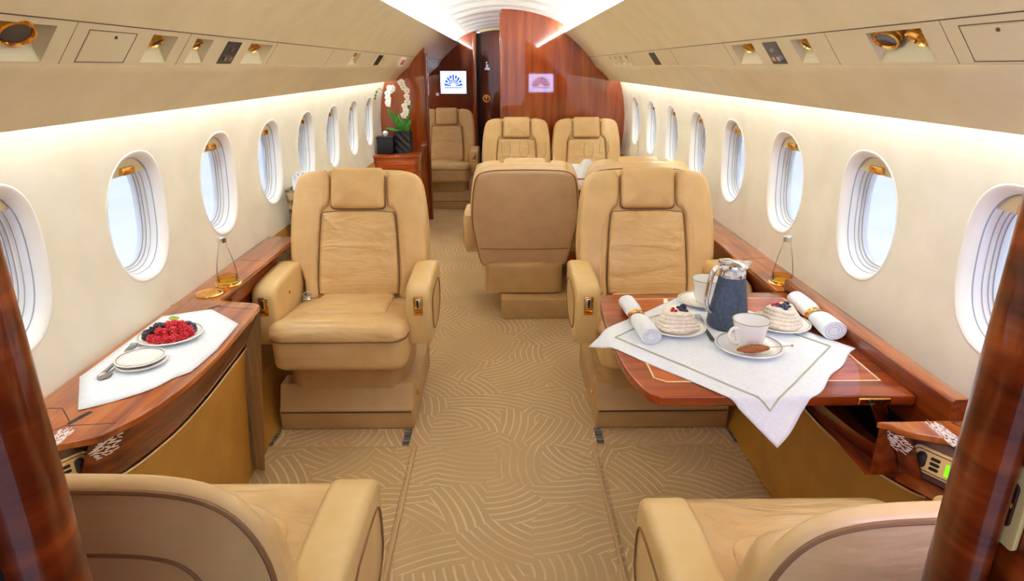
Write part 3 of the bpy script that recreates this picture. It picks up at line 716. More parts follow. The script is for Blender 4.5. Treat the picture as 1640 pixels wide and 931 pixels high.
def make_seat(name, label, group, ped_dx=0.0, hump=False):
    """hump: seat set upright, its shell standing higher than the cushions before it"""
    back_fn, SHELL, REAR = BACK[hump]
    vs = .56 if hump else 1.0
    r = thing(name, label, 'seat', (0, 0, 0), 0, group)
    # plinth with its sloping front
    mb = MB(); prof = [(0, 0), (0, .092), (.012, .102), (.050, .19), (.14, .19), (.16, .13), (.62, .13), (.62, 0)]
    mb.prism(prof, -.28+ped_dx, .28+ped_dx, lambda p, q, t: (t, p, q)); b = mb.build('base', 'pedestal', r, bevel=.008)
    mb = MB(); mb.box(-.27+ped_dx, .27+ped_dx, -.003, .003, .080, .086); mb.build('base_joint', 'seam', b, smooth=False)
    for sx_ in (-1, 1):
        mb = MB(); mb.sphere((sx_*.283+ped_dx, .12, .11), .011, 10, 6, sx=.6); mb.build('release_knob', 'gold', b)
    # skirt
    mb = MB(); mb.pad(rrect(-.235, .235, .042, .53, .05), .138, .33, .004, .03, 0, 0, lambda u, v, w_: (u, v, w_)); mb.build('skirt', 'pedestal', r)
    # cushion: lower boxing and softer top, inset panel
    mb = MB(); mb.pad(rrect(-.268, .268, -.055, .46, .06), .295, .43, .03, .012, 0, 0, lambda u, v, w_: (u, v, w_)); c = mb.build('seat_cushion', 'leather', r, angle=60)
    def top(u, v, w_): return (u, v, w_-.045*max(0, v)/.5+.012*math.exp(-((v+.01)/.08)**2))
    mb = MB(); mb.pad(rrect(-.275, .275, -.068, .45, .07), .418, .482, .012, .045, 0, .018, top, 7); mb.build('cushion_top', 'leather_soft', c, angle=60)
    mb = MB(); mb.pad(rrect(-.165, .165, .085, .43, .05), .46, .506, .01, .018, 0, .006, top, 6); mb.build('cushion_panel', 'leather_soft', c, angle=60)
    # backrest
    mb = MB(); mb.pad(SHELL, 0.015, .110 if not hump else .105, .055, .02, .012, .0, back_fn, 8); s = mb.build('backrest', 'leather', r, angle=70)
    mb = MB(); mb.pad(REAR, .088 if not hump else .116, .150, .02 if not hump else .012, .040 if not hump else .016, .0, .016, back_fn, 7); sh = mb.build('rear_shell', 'leather' if hump else 'leather_cool_lit', s, angle=70)
    mb = MB(); mb.tube([back_fn(u, v, .137 if not hump else .149) for u, v in inset_poly(REAR, .009 if not hump else .010)], .0034 if not hump else .0044, 6, True); mb.build('piping', 'piping', sh)
    mb = MB(); mb.tube([back_fn(-.262+.524*i/16, .035, .1625-.010*(abs(i-8)/8)**2) for i in range(17)], .003, 6); mb.build('shell_seam', 'piping', sh)
    if hump:
        pl = sorted([(u*.80, .04+(v-.04)*.83) for u, v in inset_poly(REAR, .04) if v > .06], key=lambda q: math.atan2(-q[0], q[1]+.2))
        mb = MB(); mb.tube([back_fn(u, v, .1575) for u, v in pl], .0040, 6); mb.build('inner_seam', 'piping', sh)
    # side wings
    wing = chaikin([(.175, .015), (.244, .0), (.249, .13), (.304, .17), (.312, .24), (.306, .40), (.292, .52), (.272, .592), (.215, .618), (.127, .622), (.127, .455), (.16, .435), (.172, .40), (.188, .12)], 1)
    for sg in (-1, 1):
        mb = MB(); mb.pad(dense([(sg*u*(1 if not hump else .92), v*vs) for u, v in wing], .025), -.012, .07, .026, .01, .004, 0, back_fn, 7); mb.build('wing', 'leather_soft' if False else 'leather', s, angle=65)
    ins = dense(chaikin([(-.178, .015), (.178, .015), (.184, .10), (.168, .40), (.156, .428), (-.156, .428), (-.168, .40), (-.184, .10)], 1), .025)
    mb = MB(); mb.pad([(u, v*vs) for u, v in ins], -.016, .06, .022, .01, .014, 0, back_fn, 7); mb.build('back_panel', 'leather_soft', s, angle=65)
    mb = MB(); mb.pad(rrect(-.120, .120, .438*vs, (.628 if not hump else .57)*vs, .022), -.034, .10, .026, .03, .010, 0, back_fn, 7); mb.build('headrest', 'leather', r, angle=65)
    mb = MB(); mb.tube([back_fn(u*1.012, v*vs-.001, -.001) for u, v in ins], .0030, 6, True); mb.build('panel_seam', 'piping', s)
    mb = MB(); mb.tube([back_fn(u, v, .001) for u, v in rrect(-.123, .123, .437*vs, (.60 if not hump else .55)*vs, .018)], .0030, 6, True); mb.build('headrest_seam', 'piping', s)
    mb = MB(); mb.tube([(u, v, .4265-.03*max(0, v)) for u, v in rrect(-.2715, .2715, -.0585, .44, .06)], .0028, 6, True); mb.build('cushion_seam', 'piping', c)
    mb = MB(); mb.tube([top(u, v, .4865-.002) for u, v in rrect(-.168, .168, .082, .42, .05)], .0026, 6, True); mb.build('panel_seam', 'piping', c)
    # armrests
    side = dense(chaikin([(.085, .345), (.45, .36), (.49, .60), (.40, .622), (.16, .615), (.085, .60), (.068, .545), (.068, .40)], 1), .03)
    for sg in (-1, 1):
        mb = MB(); mb.pad(side, -.052, .052, .022, .022, .003, .003, lambda u, v, w_: (sg*.312+w_, u, v), 6); a = mb.build('armrest', 'arm', r, angle=60)
        inner = chaikin([(.115, .385), (.40, .39), (.42, .565), (.15, .565), (.105, .53)], 2)
        mb = MB(); mb.tube([(sg*(.312+.0545), p, q) for p, q in inner], .0028, 6, True); mb.build('side_seam', 'piping', a)
        mb = MB(); mb.box(sg*.312-.019, sg*.312+.019, .064, .080, .490, .568); f = mb.build('buckle_recess', 'gold', a, bevel=.003)
        mb = MB(); mb.box(sg*.312-.012, sg*.312+.010, .0605, .070, .519, .561); mb.build('latch_face', 'chrome', f, bevel=.002)
        mb = MB(); mb.box(sg*.312-.004, sg*.312+.003, .0585, .066, .524, .557); mb.build('latch_slot', 'black', f, smooth=False)
        mb = MB(); mb.tube([(sg*.312-.013, .061, .504), (sg*.312+.013, .061, .504)], .005, 8); mb.build('latch_tab', 'gold', f)
        mb = MB(); mb.lathe([(0, -.004), (.009, -.003), (.009, 0), (.005, .003), (0, .003)]); mb.v = [(sg*(.312-.054)+z*(-sg), .23+x, .535+y) for x, y, z in mb.v]; mb.build('arm_button', 'gold', a)
    # lap belt end lying in the corner
    mb = MB(); mb.box(-.245, -.205, .345, .375, .452, .462); mb.box(-.24, -.21, .352, .372, .462, .470); mb.tube([(-.225+.018*math.cos(t), .36, .478+.012*math.sin(t)) for t in [2*PI*i/14 for i in range(14)]], .003, 6, True)
    mb.build('belt_buckle', 'chrome', r, bevel=.002)
    mb = MB(); mb.box(-.252, -.222, .355, .40, .447, .4515); mb.build('belt_strap', 'post', r)
    return r
seat0 = make_seat('cabin_seat', 'tan leather seat by the left wall facing the viewer, beside the berry plate ledge', 'tan leather cabin seats')
def place(o, x, y, rz, base=0, lean=0, low=1.0):
    o.location = (x, y, 0); o.rotation_euler = (0, 0, rz)
    for ch in o.children:
        if ch.name.startswith('base'): ch.location.x = base; ch.scale.x = .90 if low != 1 else 1
        if low != 1 and (ch.name.startswith('backrest') or ch.name.startswith('headrest')):
            ch.scale = (1, 1, low); ch.location.z = .435*(1-low)
place(seat0, -.66, 2.37, 0)
seat1 = make_seat('cabin_seat', 'foreground tan seat', 'tan leather cabin seats', hump=True)
for lab, x, y, rz, base, lean, low in (
    ('tan leather seat facing the viewer behind the laid dining table on the right', .657, 2.365, 0, .01, 0, 1),
    ('tan leather seat with its back to the viewer, next to the aisle in mid cabin', .124, 4.23, PI, -.113, 0, .90),
    ('tan leather seat turned away, only its top showing behind the near right seat', .764, 4.22, PI, 0, 0, .915),
    ('distant tan seat facing the viewer, nearer the aisle, before the wood bulkhead', .122, 5.42, 0, 0, 0, 1),
    ('distant tan seat facing the viewer, nearer the right windows, before the wood bulkhead', .757, 5.42, 0, 0, 0, 1),
    ('farthest tan seat, left of the aisle under the lit white screen', -.62, 6.80, 0, 0, 0, 1),
    ('foreground tan seat at lower left, seen from behind over its curved back', -.640, 1.285, PI, 0, 2, 1),
    ('foreground tan seat at lower right, seen from behind over its curved back', .645, 1.212, PI, 0, 1, 1)):
    c = copy_tree(seat0 if not lean else seat1) if lean < 2 else seat1
    c['label'] = lab
    if x > .7:        # paired seats share the armrest between them
        arm = [k for k in c.children if k.name.startswith('armrest')]
        inner = max(arm, key=lambda k: k.data.vertices[0].co.x) if rz else min(arm, key=lambda k: k.data.vertices[0].co.x)
        for k in list(inner.children_recursive)+[inner]: bpy.data.objects.remove(k)
    place(c, x, y, rz, base, lean, low)

# ================================================================== SIDE LEDGES
LZ = .675
def ledge_outline():
    """inner edge of the ledge top as (|x|, y), front to back"""
    return chaikin([(1.06, 1.08), (1.012, 1.195), (.955, 1.222), (.905, 1.240), (.882, 1.275), (.852, 1.34), (.832, 1.41), (.812, 1.55), (.815, 1.75), (.835, 2.06)], 2, False)
def top_slab(mb, sg, pts, th=.018, z=LZ):
    inn = [(p, q) for p, q in pts]; out = [(wallx(z)-.004, q) for p, q in reversed(pts)]
    poly = inn+out
    mb.prism(poly, z-th, z, lambda p, q, t: (sg*p, q, t))
for sg, nm in ((-1, 'left'), (1, 'right')):
    r = thing('side_ledge', ('long varnished wood ledge under the left windows, holding the plate of berries' if sg < 0 else 'long varnished wood ledge under the right windows, with its lid raised for the table'), 'ledge', (sg*1.0, 1.6, 0))
    rel = lambda mb: setattr(mb, 'v', [(x-sg*1.0, y-1.6, z) for x, y, z in mb.v])
    E_ = ledge_outline(); EF = [p for p in E_ if p[1] >= 1.238]
    back = [(1.000, 2.10), (.998, 2.6), (.995, 3.02)]
    if sg < 0:
        mb = MB(); top_slab(mb, sg, E_+[(.84, 2.075)]); top_slab(mb, sg, [(.838, 2.075), (.865, 2.095), (.985, 2.12), (1.0, 2.14), (.998, 2.6), (.995, 3.02)]); rel(mb); mb.build('ledge_top', 'ledge', r, bevel=.004)
    else:
        mb = MB(); top_slab(mb, sg, [p for p in E_ if p[1] < 1.285]+[(.86, 1.285)]); top_slab(mb, sg, [(1.055, 1.285), (1.055, 2.2)]); top_slab(mb, sg, [(1.0, 2.2), (.998, 2.6), (.995, 3.50)]); rel(mb); mb.build('ledge_top', 'ledge', r, bevel=.004)
    # fascia leaning back under the top, then the padded panel to the floor
    mb = MB(); pts = EF+[(.838, 2.075)]
    ring_a = [(sg*(p+.006), q, LZ-.014) for p, q in pts]
    ring_m = [(sg*(p+.012+.02), q, .60) for p, q in pts]
    ring_b = [(sg*(p+.075), q-.0, .515 if sg < 0 else .50) for p, q in pts]
    if sg > 0:
        # the lid is up on this side: the fascia is cut low over the table bay
        ring_a = [(sg*(p+.006+(.05 if 1.285 < q else 0)), q, LZ-.014 if q <= 1.285 else .575) for p, q in pts]
        ring_m = [(sg*(p+.03+(.03 if 1.285 < q else 0)), q, .60 if q <= 1.285 else .545) for p, q in pts]
    mb.rings([ring_a, ring_m, ring_b], False); mb.quad(ring_a[0], (sg*.958, 1.290, LZ-.014), (sg*.958, 1.290, .515), ring_b[0])
    mb.add([(sg*.90, 1.238, .548), (sg*.955, 1.292, .548), (sg*1.06, 1.11, .548), (sg*1.0, 1.08, .548)], [(0, 1, 2, 3)]); rel(mb); f = mb.build('fascia', 'fascia', r, angle=30)
    mb = MB(); mb.tube([(sg*(p+.069), q, (.515 if sg < 0 else .50)-.001) for p, q in pts], .003, 6); rel(mb); mb.build('edge_bead', 'inlay', f)
    mb = MB()
    def low(t, p, q): return (sg*((p+.072)*(1-t)+t*max(p+.105, .955)), q)
    rs = []
    for z, t in ((.515 if sg < 0 else .50, 0), (.40, .35), (.2, .7), (.0, 1)):
        rs.append([(*low(t, p, q), z) for p, q in [(1.02, 1.06)]+pts]+[(sg*(1.0+.06*t*0), 2.115, z), (sg*1.10, 2.13, z)])
    mb.rings(rs, False); rel(mb); mb.build('padded_panel', 'lower', r, angle=40)
    # rear narrow part: upright fascia with a long scooped recess
    ye = 3.02 if sg < 0 else 3.5
    mb = MB(); mb.prism([(1.010, .655), (1.030, .62), (1.034, .50), (1.06, .44), (1.10, .44), (1.10, .655)], 2.13, ye, lambda p, q, t: (sg*p, t, q)); rel(mb); mb.build('rear_fascia', 'fascia', r, bevel=.003)
    if sg < 0:
        mb = MB(); mb.pad(rrect(2.28, 2.82, .585, .64, .026), 0, .006, .002, .002, 0, 0, lambda u, v, w_: (sg*(1.028+w_-.002), u, v)); rel(mb); mb.build('scooped_grip', 'fascia', r)
    mb = MB(); mb.box(min(sg*1.03, sg*1.10), max(sg*1.03, sg*1.10), 2.10, ye-.02, 0, .45); rel(mb); mb.build('rear_panel', 'lower', r, smooth=False)
    # seams inlaid in the top
    seams = [[(1.118, 1.372), (1.06, 1.372), (.995, 1.30), (1.075, 1.185)], [(1.10, 1.27), (1.03, 1.255), (1.09, 1.16)]] if sg < 0 else [[(1.10, 1.30), (1.03, 1.275), (1.09, 1.19), (1.11, 1.13)], [(1.10, 1.245), (1.06, 1.235), (1.10, 1.17)]]
    if sg < 0: seams += [[(.996, 1.292), (.893, 1.302)], [(.985, 2.06), (.85, 2.035)]]
    seams += [[(1.116, 2.62), (1.0, 2.60)]]
    for sm in seams:
        mb = MB(); mb.tube([(sg*p, q, LZ-.0006) for p, q in sm], .0016, 5); rel(mb); mb.build('top_seam', 'groove', r)
    if sg < 0:
        mb = MB(); mb.rings([[(-1.004, 1.302, z), (-.994, 1.300, z), (-.976, 1.352, z), (-.988, 1.356, z)] for z in (LZ-.004, LZ+.0012)]); mb.rings([[(-1.002, 2.036, z), (-.992, 2.032, z), (-.968, 2.068, z), (-.980, 2.074, z)] for z in (LZ-.004, LZ+.0012)])
        rel(mb); half_ = mb; v_, f_ = mb.v, mb.f
        for k_ in range(2):
            m2 = MB(); m2.v = v_[8*k_:8*k_+8]; m2.f = [tuple(i-8*k_ for i in q_) for q_ in f_ if min(q_) >= 8*k_ and max(q_) < 8*k_+8]; m2.build('finger_slot', 'black', r, smooth=False)
    # cup holders: gilt rings with a golden well
    for hx, hy in (((-1.058, 2.188), (-1.036, 2.300)) if sg < 0 else ((1.052, 2.285),)):
        mb = MB(); mb.tube([(hx+.044*math.cos(t), hy+.044*math.sin(t), LZ+.002) for t in [2*PI*i/32 for i in range(32)]], .0045, 8, True)
        mb.lathe([(0, LZ+.0008), (.020, LZ+.0012), (.043, LZ+.003)], (hx, hy, 0), 32); rel(mb); mb.build('cup_holder', 'gold', r)
    # front control niche: smoky frame, cream plate, green display, buttons
    tz = lambda v: .070*v        # lean
    def cp(u, v, w_): return (sg*(.945+.53*u+.848*w_+.05*v), 1.272-.848*u+.53*w_+.03*v, .556+v)
    mb = MB(); mb.pad(rrect(-.018, .19, -.006, .096, .004), 0, .012, .003, .003, 0, 0, cp); rel(mb); n_ = mb.build('control_frame', 'ctrl_frame', r)
    mb = MB(); mb.pad(rrect(.004, .172, .012, .074, .016), -.005, .01, .002, .002, 0, 0, cp); rel(mb); pl_ = mb.build('control_plate', 'ctrl', n_)
    mb = MB(); mb.tube([cp(u, v, -.0052) for u, v in rrect(.010, .166, .018, .068, .012)], .0012, 5, True); rel(mb); mb.build('plate_line', 'seam', pl_)
    mb = MB(); mb.pad(rrect(.078, .140, .026, .056, .003), -.007, 0, .001, .001, 0, 0, cp); rel(mb); mb.build('green_display', 'lcd', pl_)
    mb = MB(); mb.pad(rrect(.018, .038, .024, .062, .009), -.010, 0, .002, .002, 0, 0, cp); rel(mb); mb.build('rocker_button', 'dark', pl_)
    for k in range(3):
        mb = MB(); mb.pad(rrect(.046, .066, .027+.012*k, .034+.012*k, .003), -.008, 0, .001, .001, 0, 0, cp); rel(mb); mb.build('small_button', 'black', pl_)
    # rows of short white dashes on fascia and top
    rnd = random.Random(3 if sg < 0 else 4); mb = MB()
    def surf(q):     # top edge of the fascia at y = q
        E2 = sorted(E_, key=lambda p: p[1])
        for (x0, y0_), (x1, y1_) in zip(E2, E2[1:]):
            if y0_ <= q <= y1_: return x0+(x1-x0)*(q-y0_)/(y1_-y0_+1e-9)
        return E2[-1][0]
    def fp(q, z):
        t = (LZ-.014-z)/(LZ-.014-.60); x = surf(q)+.006+(.026)*t
        d = (surf(q+.01)-surf(q-.01))/.02; L = math.hypot(1, d)
        return (sg*(x-.0022/L), q+.0022*d/L*1, z)
    for k in range(11):
        z = .608+.0043*k; c = 1.268; half = .027-abs(k-6)*.0022
        q = c-half
        while q < c+half:
            L_ = rnd.uniform(.008, .022); dz = rnd.uniform(-.004, .004)
            a, b = fp(q, z+dz), fp(min(q+L_, 1.284 if sg > 0 else 1.30), z-dz); 
            mb.add([a, b, (b[0], b[1], b[2]+.0024), (a[0], a[1], a[2]+.0024)], [(0, 1, 2, 3)])
            q += L_+rnd.uniform(.002, .008)
    rel(mb); mb.build('fascia_marks', 'white_marks', r, smooth=False)
    mb = MB()
    for k in range(13):
        u = k/12; x0 = .967+.032*u; q = 1.175+.012*rnd.random()
        while q < 1.265:
            L_ = rnd.uniform(.01, .03)
            mb.rings([[(sg*x0, q, z), (sg*(x0+.0016), q, z), (sg*(x0+.0016+rnd.uniform(-.002, .002)), q+L_, z), (sg*x0, q+L_, z)] for z in (LZ, LZ+.0012)])
            q += L_+rnd.uniform(.002, .01)
    rel(mb); mb.build('top_marks', 'white_marks', r, smooth=False)
    if sg > 0:
        # raised lid: curved bar standing along the wall side, and the dark bay below
        mb = MB(); n = 24; A, B = [], []
        rs = []
        for i in range(n+1):
            q = 1.285+.92*i/n; f = i/n; zt = .728-.012*f; zb = .585+.075*f**1.5; bow = .012*math.sin(PI*f)
            rs.append([(1.030-bow, q, zb), (1.026-bow, q, zt-.006), (1.032-bow, q, zt), (1.066-bow, q, zt), (1.070, q, zt-.006), (1.058, q, zb)])
        mb.rings(rs); rel(mb); mb.build('raised_lid', 'fascia', r, angle=40)
        mb = MB()
        rs = []
        for i in range(n+1):
            q = 1.2845+.921*i/n; f = i/n; zt = .729-.012*f; bow = .012*math.sin(PI*f)
            rs.append([(1.029-bow, q, zt-.004), (1.033-bow, q, zt+.001), (1.066-bow, q, zt+.001), (1.071, q, zt-.004)])
        mb.rings(rs, False); rel(mb); mb.build('lid_edge', 'ledge', r, angle=40)
        mb = MB(); mb.quad((.86, 1.285, .53), (1.06, 1.285, .53), (1.06, 2.08, .53), (.88, 2.08, .53)); mb.quad((1.06, 1.285, .53), (1.06, 2.2, .53), (1.06, 2.2, .66), (1.06, 1.285, .66))
        mb.quad((.87, 1.285, .53), (1.06, 1.285, .53), (1.06, 1.285, .66), (.87, 1.285, .66)); rel(mb); mb.build('table_bay', 'fascia', r, smooth=False)
        mb = MB(); mb.box(.97, 1.05, 1.40, 1.62, .53, .59); mb.sphere((1.02, 1.37, .60), .018, 12, 8); mb.sphere((1.045, 1.36, .585), .012, 12, 8); rel(mb); mb.build('slide_mechanism', 'black', r, bevel=.004)
    else:
        mb = MB(); mb.quad((-.835, 2.06, LZ-.02), (-1.0, 2.10, LZ-.02), (-1.0, 2.115, .0), (-.905, 2.07, .0)); rel(mb); mb.build('end_panel', 'carpet2', r, smooth=False)

# ================================================================== LAID TABLE
TZ = .680
r = thing('dining_table', 'varnished fold-out table with pale inlay border on the right, under a white cloth', 'table', (.68, 1.77, 0))
rel = lambda mb: setattr(mb, 'v', [(x-.68, y-1.77, z) for x, y, z in mb.v])
tp = [(1.018, 1.395), (1.018, 2.165), (.72, 2.165), (.41, 2.155), (.345, 2.14), (.327, 2.03), (.318, 1.75), (.325, 1.56), (.352, 1.43), (.385, 1.398)]
tpd = dense(chaikin(tp[2:], 2, False)+[(1.018, 1.395), (1.018, 2.165)], .05)
mb = MB(); mb.pad(tpd, 0, .030, .010, .004, 0, 0, lambda u, v, w_: (u, v, TZ-.030+w_), 5); rel(mb); mb.build('table_edge', 'table_edge', r, angle=30)
inl = chaikin([(.975, 1.478), (.982, 2.10), (.72, 2.105), (.425, 2.10), (.392, 1.80), (.392, 1.50), (.42, 1.478)], 0)
mb = MB(); mb.prism(inl, TZ-.006, TZ+.0006, lambda p, q, t: (p, q, t)); rel(mb); mb.build('table_field', 'table', r, smooth=False)
mb = MB(); mb.tube([(p, q, TZ-.0022) for p, q in inl], .0042, 6, True); rel(mb); mb.build('inlay_line', 'inlay', r)
mb = MB(); mb.box(.875, .955, 1.388, 1.398, .660, .676); rel(mb); h = mb.build('hinge_plate', 'gold', r, bevel=.002)
mb = MB(); mb.tube([(.905+.007*math.cos(t), 1.386, .668+.007*math.sin(t)) for t in [2*PI*i/16 for i in range(16)]], .002, 6, True); mb.tube([(.93, 1.386, .673), (.927, 1.386, .664)], .002, 6); rel(mb); mb.build('hinge_lock', 'black', h)
mb = MB(); mb.rings([[(.905, 1.390, .664), (.945, 1.390, .664), (.945, 1.396, .664), (.905, 1.396, .664)], [(.965, 1.40, .545), (.99, 1.40, .545), (.99, 1.408, .545), (.965, 1.408, .545)]]); rel(mb); mb.build('support_arm', 'gold', r, bevel=.002)
mb = MB(); mb.box(.90, .96, 1.65, 1.95, .53, .652); rel(mb); mb.build('slide_block', 'black', r, bevel=.005)

# tablecloth laid diagonally; its corners fall over the table edges
Lc, Tc, Rc = Vector((.250, 1.765)), Vector((.684, 2.172)), Vector((1.012, 1.672)); Fc = Vector((.652, 1.262))
def drape(p):
    x, y = p; z = TZ+.0022
    d = 0
    if y < 1.392: d = 1.392-y; y = 1.392-.62*d; z -= .74*d*min(1, d/.03)
    le = .322
    if x < le: e_ = le-x; z -= .45*e_*min(1, e_/.03); x = le-e_*.92
    if y > 2.172: y = 2.172
    z += .0012*math.sin(x*31+y*17)*math.sin(y*23)+.0012
    return (x, y, z)
mb = MB(); n = 56; g = []
for i in range(n+1):
    for j in range(n+1):
        a, b = i/n, j/n; p = Lc*(1-a)*(1-b)+Tc*a*(1-b)+Fc*(1-a)*b+Rc*a*b
        wob = .006*math.sin(a*19)*(1 if b > .98 else 0)+0
        dr = drape(p)
        g.append((dr[0], dr[1]-wob, dr[2]))
fs = [(i*(n+1)+j, (i+1)*(n+1)+j, (i+1)*(n+1)+j+1, i*(n+1)+j+1) for i in range(n) for j in range(n)]
mb.add([(x-.65, y-1.72, z-TZ) for x, y, z in g], fs)
cl = mb.build('tablecloth', 'linen', angle=80); cl.location = (.65, 1.72, TZ)
md = cl.modifiers.new('thick', 'SOLIDIFY'); md.thickness = .0016; md.offset = 1
tag(cl, 'white square cloth laid corner-wise over the fold-out table on the right', 'tablecloth')
mb = MB(); ml = .10; pts = []
for (a0, b0), (a1, b1) in (((ml, ml), (1-ml, ml)), ((1-ml, ml), (1-ml, 1-ml)), ((1-ml, 1-ml), (ml, 1-ml)), ((ml, 1-ml), (ml, ml))):
    for k in range(24):
        a = a0+(a1-a0)*k/24; b = b0+(b1-b0)*k/24
        p = Lc*(1-a)*(1-b)+Tc*a*(1-b)+Fc*(1-a)*b+Rc*a*b; d = drape(p); pts.append((d[0]-.65, d[1]-1.72, d[2]-TZ+.0016))
mb.tube(pts, .0026, 5, True); mb.build('hem_stitch', 'hem', cl)
CT = TZ+.0045

# ---------------- crockery
def plate_mesh(mb, r_, h=.016):
    mb.lathe([(0, 0), (r_*.55, 0), (r_*.62, .003), (r_, h-.002), (r_, h), (r_*.97, h+.001), (r_*.64, .006), (r_*.5, .004), (0, .004)], n=40)
def plate(name, label, cat, loc, r_, rim='china_rim', group=None, h=.016):
    t = thing(name, label, cat, loc, 0, group)
    mb = MB(); plate_mesh(mb, r_, h); mb.build('dish', 'china', t, angle=50)
    mb = MB(); mb.tube([((r_-.006)*math.cos(a), (r_-.006)*math.sin(a), h-.0002) for a in [2*PI*i/48 for i in range(48)]], .0013, 5, True); mb.build('rim_line', rim, t)
    return t
def cup(label, loc, rz):
    t = thing('teacup', label, 'cup', loc, rz, 'white cups')
    mb = MB(); mb.lathe([(0, .002), (.022, .002), (.024, 0), (.027, 0), (.027, .005), (.034, .016), (.0385, .035), (.041, .055), (.0455, .072), (.0462, .0745), (.0445, .0745), (.0395, .055), (.037, .035), (.031, .016), (.02, .009), (0, .008)], n=36); mb.build('bowl', 'china', t, angle=60)
    mb = MB(); mb.tube([(.0458*math.cos(a), .0458*math.sin(a), .0748) for a in [2*PI*i/40 for i in range(40)]], .001, 5, True); mb.build('rim_line', 'china_rim', t)
    pts = chaikin([(-.040, 0, .058), (-.060, 0, .064), (-.072, 0, .050), (-.066, 0, .030), (-.048, 0, .018), (-.033, 0, .020)], 2, False)
    mb = MB(); mb.tube(pts, .0042, 8); mb.build('handle', 'china', t); t.scale = (1.12, 1.12, 1.1)
    return t
plate('saucer', 'white saucer with a dark rim holding the front cup and the sugar stick', 'saucer', (.700, 1.668, CT), .094, 'dark_rim', 'saucers')
cup('white teacup nearest the viewer on the dark-rimmed saucer', (.702, 1.676, CT+.005), math.radians(25))
plate('saucer', 'white saucer under the cup behind the tall thermos jug', 'saucer', (.682, 2.045, CT), .086, 'china_rim', 'saucers')
cup('white teacup behind the tall thermos jug, its handle hidden', (.690, 2.05, CT+.005), math.radians(200))
plate('dessert_plate', 'white plate holding the meringue nest beside the left napkin roll', 'plate', (.527, 1.815, CT), .092, group='dessert plates')
plate('dessert_plate', 'white plate holding the meringue nest beside the right napkin roll', 'plate', (.858, 1.838, CT), .092, group='dessert plates')
def meringue(label, loc, seed):
    rnd = random.Random(seed); mb = MB(); prof = [(0, 0), (.055, 0), (.064, .008)]
    for k in range(5):
        rr_ = .066-.006*k; z = .010+.010*k; prof += [(rr_, z), (rr_+.003, z+.004), (rr_-.001, z+.009)]
    prof += [(.034, .060), (.026, .060), (0, .054)]
    mb.lathe(prof, n=36)
    ph = [rnd.random()*6 for _ in range(3)]
    mb.v = [(x*(1+.05*math.sin(3*math.atan2(y, x)+z*90+ph[0])+.03*math.sin(7*math.atan2(y, x)+ph[1])), y*(1+.05*math.sin(3*math.atan2(y, x)+z*90+ph[0])), z+(.004*math.sin(2*math.atan2(y, x)+ph[2]) if z > .006 else 0)) for x, y, z in mb.v]
    o = mb.build('meringue_nest', 'meringue', angle=80); o.location = loc; return tag(o, label, 'meringue', 'meringue nests')
meringue('pale meringue nest topped with berries, next to the left napkin roll', (.532, 1.815, CT+.004), 1)
meringue('pale meringue nest topped with berries, right of the thermos jug', (.857, 1.838, CT+.004), 2)

def drupelets(r_, n, br):
    mb = MB(); mb.sphere((0, 0, 0), r_*.86, 10, 7)
    for i in range(n):
        z = 1-2*(i+.5)/n; a = i*2.39996; q = math.sqrt(1-z*z)
        mb.sphere((r_*.86*q*math.cos(a), r_*.86*q*math.sin(a), r_*.92*z), br, 6, 4)
    return mb
proto = {}
o = drupelets(.0105, 26, .0036).build('raspberry', 'raspberry'); proto['raspberry'] = o
o = drupelets(.0105, 26, .0036).build('blackberry', 'blackberry'); proto['blackberry'] = o
mb = MB(); mb.lathe([(0, -.0078), (.004, -.007), (.0076, -.0025), (.008, .001), (.0062, .0056), (.0035, .0072), (.0028, .0062), (0, .0058)], n=14); proto['blueberry'] = mb.build('blueberry', 'blueberry', angle=50)
mb = MB(); mb.sphere((0, 0, 0), .0056, 12, 8); mb.lathe([(0, .0054), (.001, .0056), (.0012, .0078), (0, .0078)], n=6); proto['redcurrant'] = mb.build('redcurrant', 'currant')
used = set()
def berry(kind, loc, label, group, s=1.0, rot=None):
    src = proto[kind]
    if kind in used: src = src.copy(); COL.objects.link(src)
    used.add(kind)
    src.location = loc; src.scale = (s, s, s); src.rotation_euler = rot or (random.random()*3, random.random()*3, random.random()*6)
    return tag(src, label, 'berry', group)
BZ = LZ+.0035+.0085
rnd = random.Random(11)
BC = Vector((-1.000, 1.785))
def heap(kind, pts, label, group, z0=0):
    for x, y, z in pts: berry(kind, (BC.x+x, BC.y+y, BZ+z*1.05), label, group, rnd.uniform(1.12, 1.3))
heap('raspberry', [(-.010, -.058, .009), (.012, -.052, .009), (.034, -.044, .009), (.052, -.028, .009), (.060, -.004, .009), (-.030, -.050, .009), (.002, -.034, .022), (.026, -.026, .023), (.044, -.008, .023), (.020, -.002, .034), (.030, .018, .026), (.050, .018, .010), (.012, -.014, .036), (.0, -.02, .012), (.03, .0, .012), (-.012, -.036, .026)], 'red raspberry on the near side of the berry plate', 'raspberries on the left ledge plate')
heap('blackberry', [(-.050, -.034, .009), (-.060, -.014, .009), (-.038, -.022, .022), (-.020, -.012, .030), (-.034, .002, .026)], 'dark blackberry at the left side of the berry plate', 'blackberries on the left ledge plate')
heap('blueberry', [(.052, .040, .007), (.036, .052, .007), (.056, .030, .018), (.040, .040, .020), (.024, .056, .014), (.060, .020, .007), (.012, .060, .007)], 'dusky blueberry at the right rear of the berry plate', 'blueberries on the left ledge plate')
